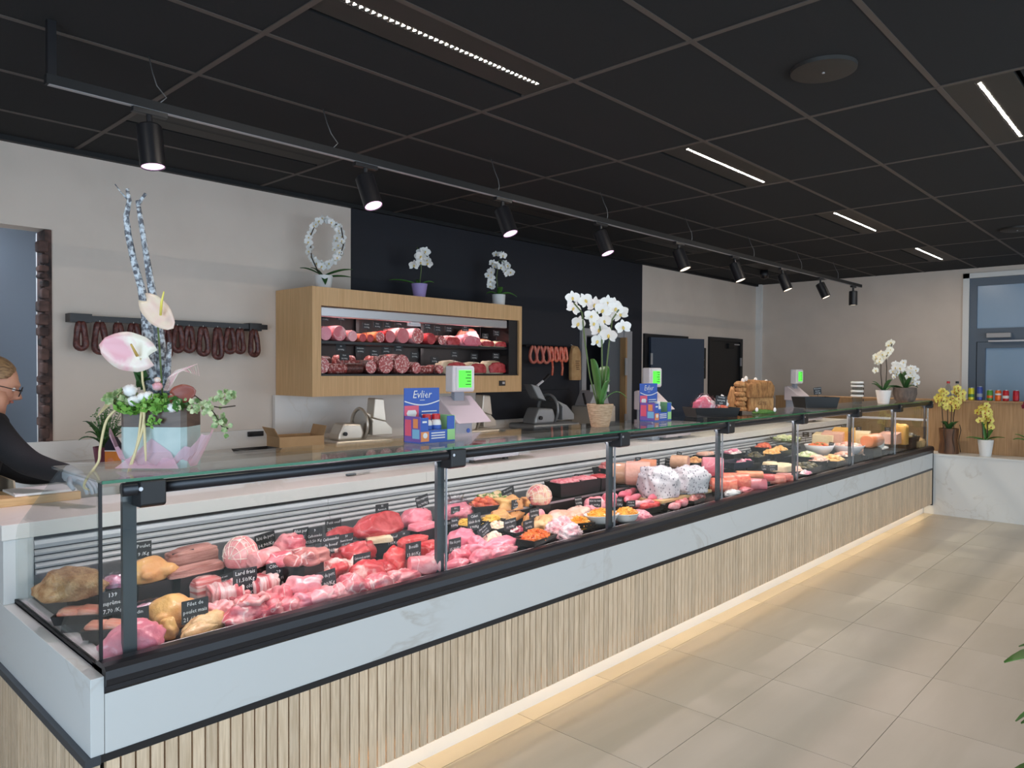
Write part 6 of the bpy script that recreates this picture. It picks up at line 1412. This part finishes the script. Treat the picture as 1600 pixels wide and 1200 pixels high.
# ---------------------------------------------------------------- the shop assistant at the left
mat('skin', (214, 160, 132), .5, col2=(206, 148, 122), scale=9); mat('hair', (170, 136, 96), .5, col2=(120, 92, 66), scale=16, stretch=(1, 6, 6), bump=.4); mat('sweater', (22, 22, 26), .85, bump=.2, bscale=200); mat('apron', (190, 172, 146), .85); mat('glove', (168, 178, 186), .45); mat('lens', (180, 190, 196), .1, alpha=.25); mat('lip_skin', (196, 124, 110), .5)
PS = thing('person', 'blonde person in glasses and black sweater leaning over the left end of the counter', 'person', (.02, 1.74, 0))
def skin_mesh(name, verts, edges, radii, mt, parent, root=0, sub=2):
    me = bpy.data.meshes.new(name); me.from_pydata(verts, edges, []); me.materials.append(MATS[mt])
    o = bpy.data.objects.new(name, me); COL.objects.link(o); o.parent = parent
    s = o.modifiers.new('skin', 'SKIN'); s.use_smooth_shade = True
    if not me.skin_vertices: me.skin_vertices.new(name='')
    for v, rr in zip(me.skin_vertices[0].data, radii): v.radius = rr if isinstance(rr, tuple) else (rr, rr)
    me.skin_vertices[0].data[root].use_root = True
    o.modifiers.new('sub', 'SUBSURF').levels = sub; o.modifiers['sub'].render_levels = sub
    return o
ox, oy = -.02, -1.74
V = [(.0, 1.74, .92), (.0, 1.74, 1.05), (.02, 1.735, 1.20), (.055, 1.73, 1.335), (.085, 1.73, 1.405), (.105, 1.73, 1.455),      # 0-5 pelvis to neck
     (.075, 1.575, 1.335), (.105, 1.50, 1.265), (.165, 1.43, 1.195), (.215, 1.33, 1.172), (.268, 1.205, 1.158),                       # 6-10 right shoulder, elbow, wrist
     (.075, 1.89, 1.335), (.13, 1.93, 1.16), (.28, 1.90, 1.08), (.42, 1.88, 1.07),                                                   # 11-14 left arm
     (.0, 1.65, .86), (.02, 1.65, .48), (.0, 1.65, .10), (.0, 1.83, .86), (.02, 1.83, .48), (.0, 1.83, .10)]
V = [(a+ox, b+oy, c) for a, b, c in V]
E_ = [(0, 1), (1, 2), (2, 3), (3, 4), (4, 5), (3, 6), (6, 7), (7, 8), (8, 9), (9, 10), (3, 11), (11, 12), (12, 13), (13, 14), (0, 15), (15, 16), (16, 17), (0, 18), (18, 19), (19, 20)]
Rr = [(.13, .155), (.115, .14), (.125, .155), (.115, .13), (.07, .075), .054, .072, .066, .058, .050, .042, .072, .058, .048, .036, .085, .065, .05, .085, .065, .05]
body = skin_mesh('body', V, E_, Rr, 'sweater', PS)
ap = MB().prism([(-.16, .40), (.16, .40), (.17, .95), (.12, 1.10), (-.12, 1.10), (-.17, .95)], 0, .165, .172); ap.xform(Matrix.Translation((-.03, 0, 0))); ap.build('apron', 'apron', PS)
MB().lathe([(.165, .55), (.185, .8), (.18, 1.02), (.165, 1.04)], 24, (-.02, 0, 0), .95, 1.05).build('apron_skirt', 'apron', PS, smooth=True)
# head: modelled facing +x, then tipped down
hd = MB()
def headfn(p):
    x, y, z = p.x, p.y, p.z
    k = 1.
    if z < -.15: k -= .16*(-z-.15)                       # jaw narrows
    q = Vector((x*1.0, y*(.80-.12*max(0, -z)), z*(1.14 if z > 0 else 1.30)))*k
    if x > .2:
        f = (x-.2)/.8
        q.x += (.36 if z < -.2 else .36)*math.exp(-((z+.22)/(.09 if z < -.22 else .22))**2-(y/.13)**2)*f    # nose
        q.x += .10*math.exp(-((z-.26)/.10)**2-(y/.5)**2)*f     # brow
        q.x -= .16*math.exp(-((z-.04)/.09)**2-((abs(y)-.33)/.16)**2)*f   # eye sockets
        q.x += .14*math.exp(-((z+.50)/.08)**2-(y/.22)**2)*f    # lips
        q.x += .26*math.exp(-((z+.82)/.12)**2-(y/.28)**2)*f    # chin
    return q
hd.ball((0, 0, 0), .098, .098, .104, 64, 48, headfn)
HT = Matrix.Translation((.088, .018, 1.527)) @ Matrix.Rotation(math.radians(-14), 4, 'Z') @ Matrix.Rotation(math.radians(20), 4, 'Y')
hd.xform(HT); head = hd.build('head', 'skin', PS, smooth=True)
sk = MB().tube([(.075, -.01, 1.40), (.09, -.01, 1.46), (.10, -.01, 1.50)], [.056, .052, .05], 14).build('neck', 'skin', PS, smooth=True)
hr = MB(); hr.ball((-.014, 0, .020), .108, .093, .110, 28, 20, lambda p: Vector((min(p.x, .52-.55*max(0, -p.z)*2+.35*max(0, p.z)), p.y*(1 if p.z > -.3 else .8), max(p.z, -.55 if p.x < -.1 else .02+.35*max(0, p.x)))) )
hr.ball((-.135, 0, -.01), .045, .045, .045, 14, 10); hr.xform(HT); hr.build('hair', 'hair', PS, smooth=True)
er = MB(); [er.ball((-.005, s*.083, -.012), .014, .010, .026, 10, 8) for s in (-1, 1)]; er.xform(HT).build('ears', 'skin', head, smooth=True)
ey = MB(); [ey.ball((.083, s*.033, .006), .011, .013, .009, 10, 8) for s in (-1, 1)]; ey.xform(HT).build('eyes', 'white', head, smooth=True)
lp = MB().ball((.097, 0, -.052), .008, .020, .006, 10, 6); lp.xform(HT).build('lips', 'lip_skin', head, smooth=True)
gl = MB()
for s in (-1, 1):
    gl.tube([(.114, s*.035+.028*math.cos(a*PI/8), .003+.021*math.sin(a*PI/8)) for a in range(17)], .0026, 6)
    gl.tube([(.112, s*.063, .008), (.05, s*.083, .006), (.0, s*.086, .002)], .0022, 6)
gl.tube([(.116, -.008, .008), (.118, 0, .01), (.116, .008, .008)], .002, 6); gl.xform(HT).build('glasses', 'black', PS, smooth=True)
# gloved right hand: palm and five curled fingers
hand = MB(); pv = Vector((.275+ox, 1.19+oy, 1.152)); f = Vector((.30, -.92, -.25)).normalized(); sd = Vector((.93, .32, 0)).normalized(); upv = sd.cross(f)
hb = MB().ball((0, 0, 0), .048, .036, .018, 14, 10)
hb.xform(Matrix((tuple(f)+(0,), tuple(sd)+(0,), tuple(upv)+(0,), (0, 0, 0, 1))).transposed()); hb.xform(Matrix.Translation(pv+f*.035))
for k, (o_, ln) in enumerate([(-.027, .058), (-.009, .068), (.009, .064), (.026, .050)]):
    b0 = pv+f*.070+sd*o_; dn = Vector((0, 0, -1))
    hb.tube([b0-f*.015, b0+f*ln*.35, b0+f*ln*.68+dn*.012, b0+f*ln*.85+dn*.032], [.0095, .009, .0082, .0065], 8)
hb.tube([pv+f*.015-sd*.030, pv+f*.045-sd*.052+Vector((0, 0, -.012)), pv+f*.068-sd*.050+Vector((0, 0, -.026))], [.012, .010, .008], 8)
hb.build('gloved_hand', 'glove', PS, smooth=True)
MB().tube([tuple(pv-f*.045), tuple(pv-f*.0), tuple(pv+f*.02)], [.036, .033, .030], 12).build('glove_cuff', 'glove', PS, smooth=True)
hb = MB().ball((.43+ox, 1.87+oy, 1.065), .05, .035, .02, 12, 8)
for k in range(4): hb.tube([(.46+ox, 1.85+.017*k+oy, 1.065), (.50+ox, 1.85+.017*k+oy, 1.06), (.52+ox, 1.85+.017*k+oy, 1.048)], [.009, .0085, .007], 8)
hb.tube([(.42+ox, 1.845+oy, 1.06), (.455+ox, 1.822+oy, 1.052), (.475+ox, 1.822+oy, 1.046)], [.011, .009, .007], 8)
hb.build('left_hand', 'skin', PS, smooth=True)
# sheets of paper on a wooden board by the opening
t = thing('cutting_board', 'wooden board with white wrapping paper at the left end of the staff ledge', 'board', (.20, 1.45, 1.032)); 
B(-.16, .14, -.12, .12, 0, .035).build('plank', 'oakl', t, bevel=.004); B(-.10, .13, -.10, .10, .0355, .045).build('paper_stack', 'white', t)
# white cold room door edge beyond the opening
t = struct(B(-.6, .42, 3.55, 3.62, 0, 2.24).build('door_6', 'white')); B(.34, .40, 3.53, 3.55, 2.1, 2.2).build('door_handle', 'alu', t)
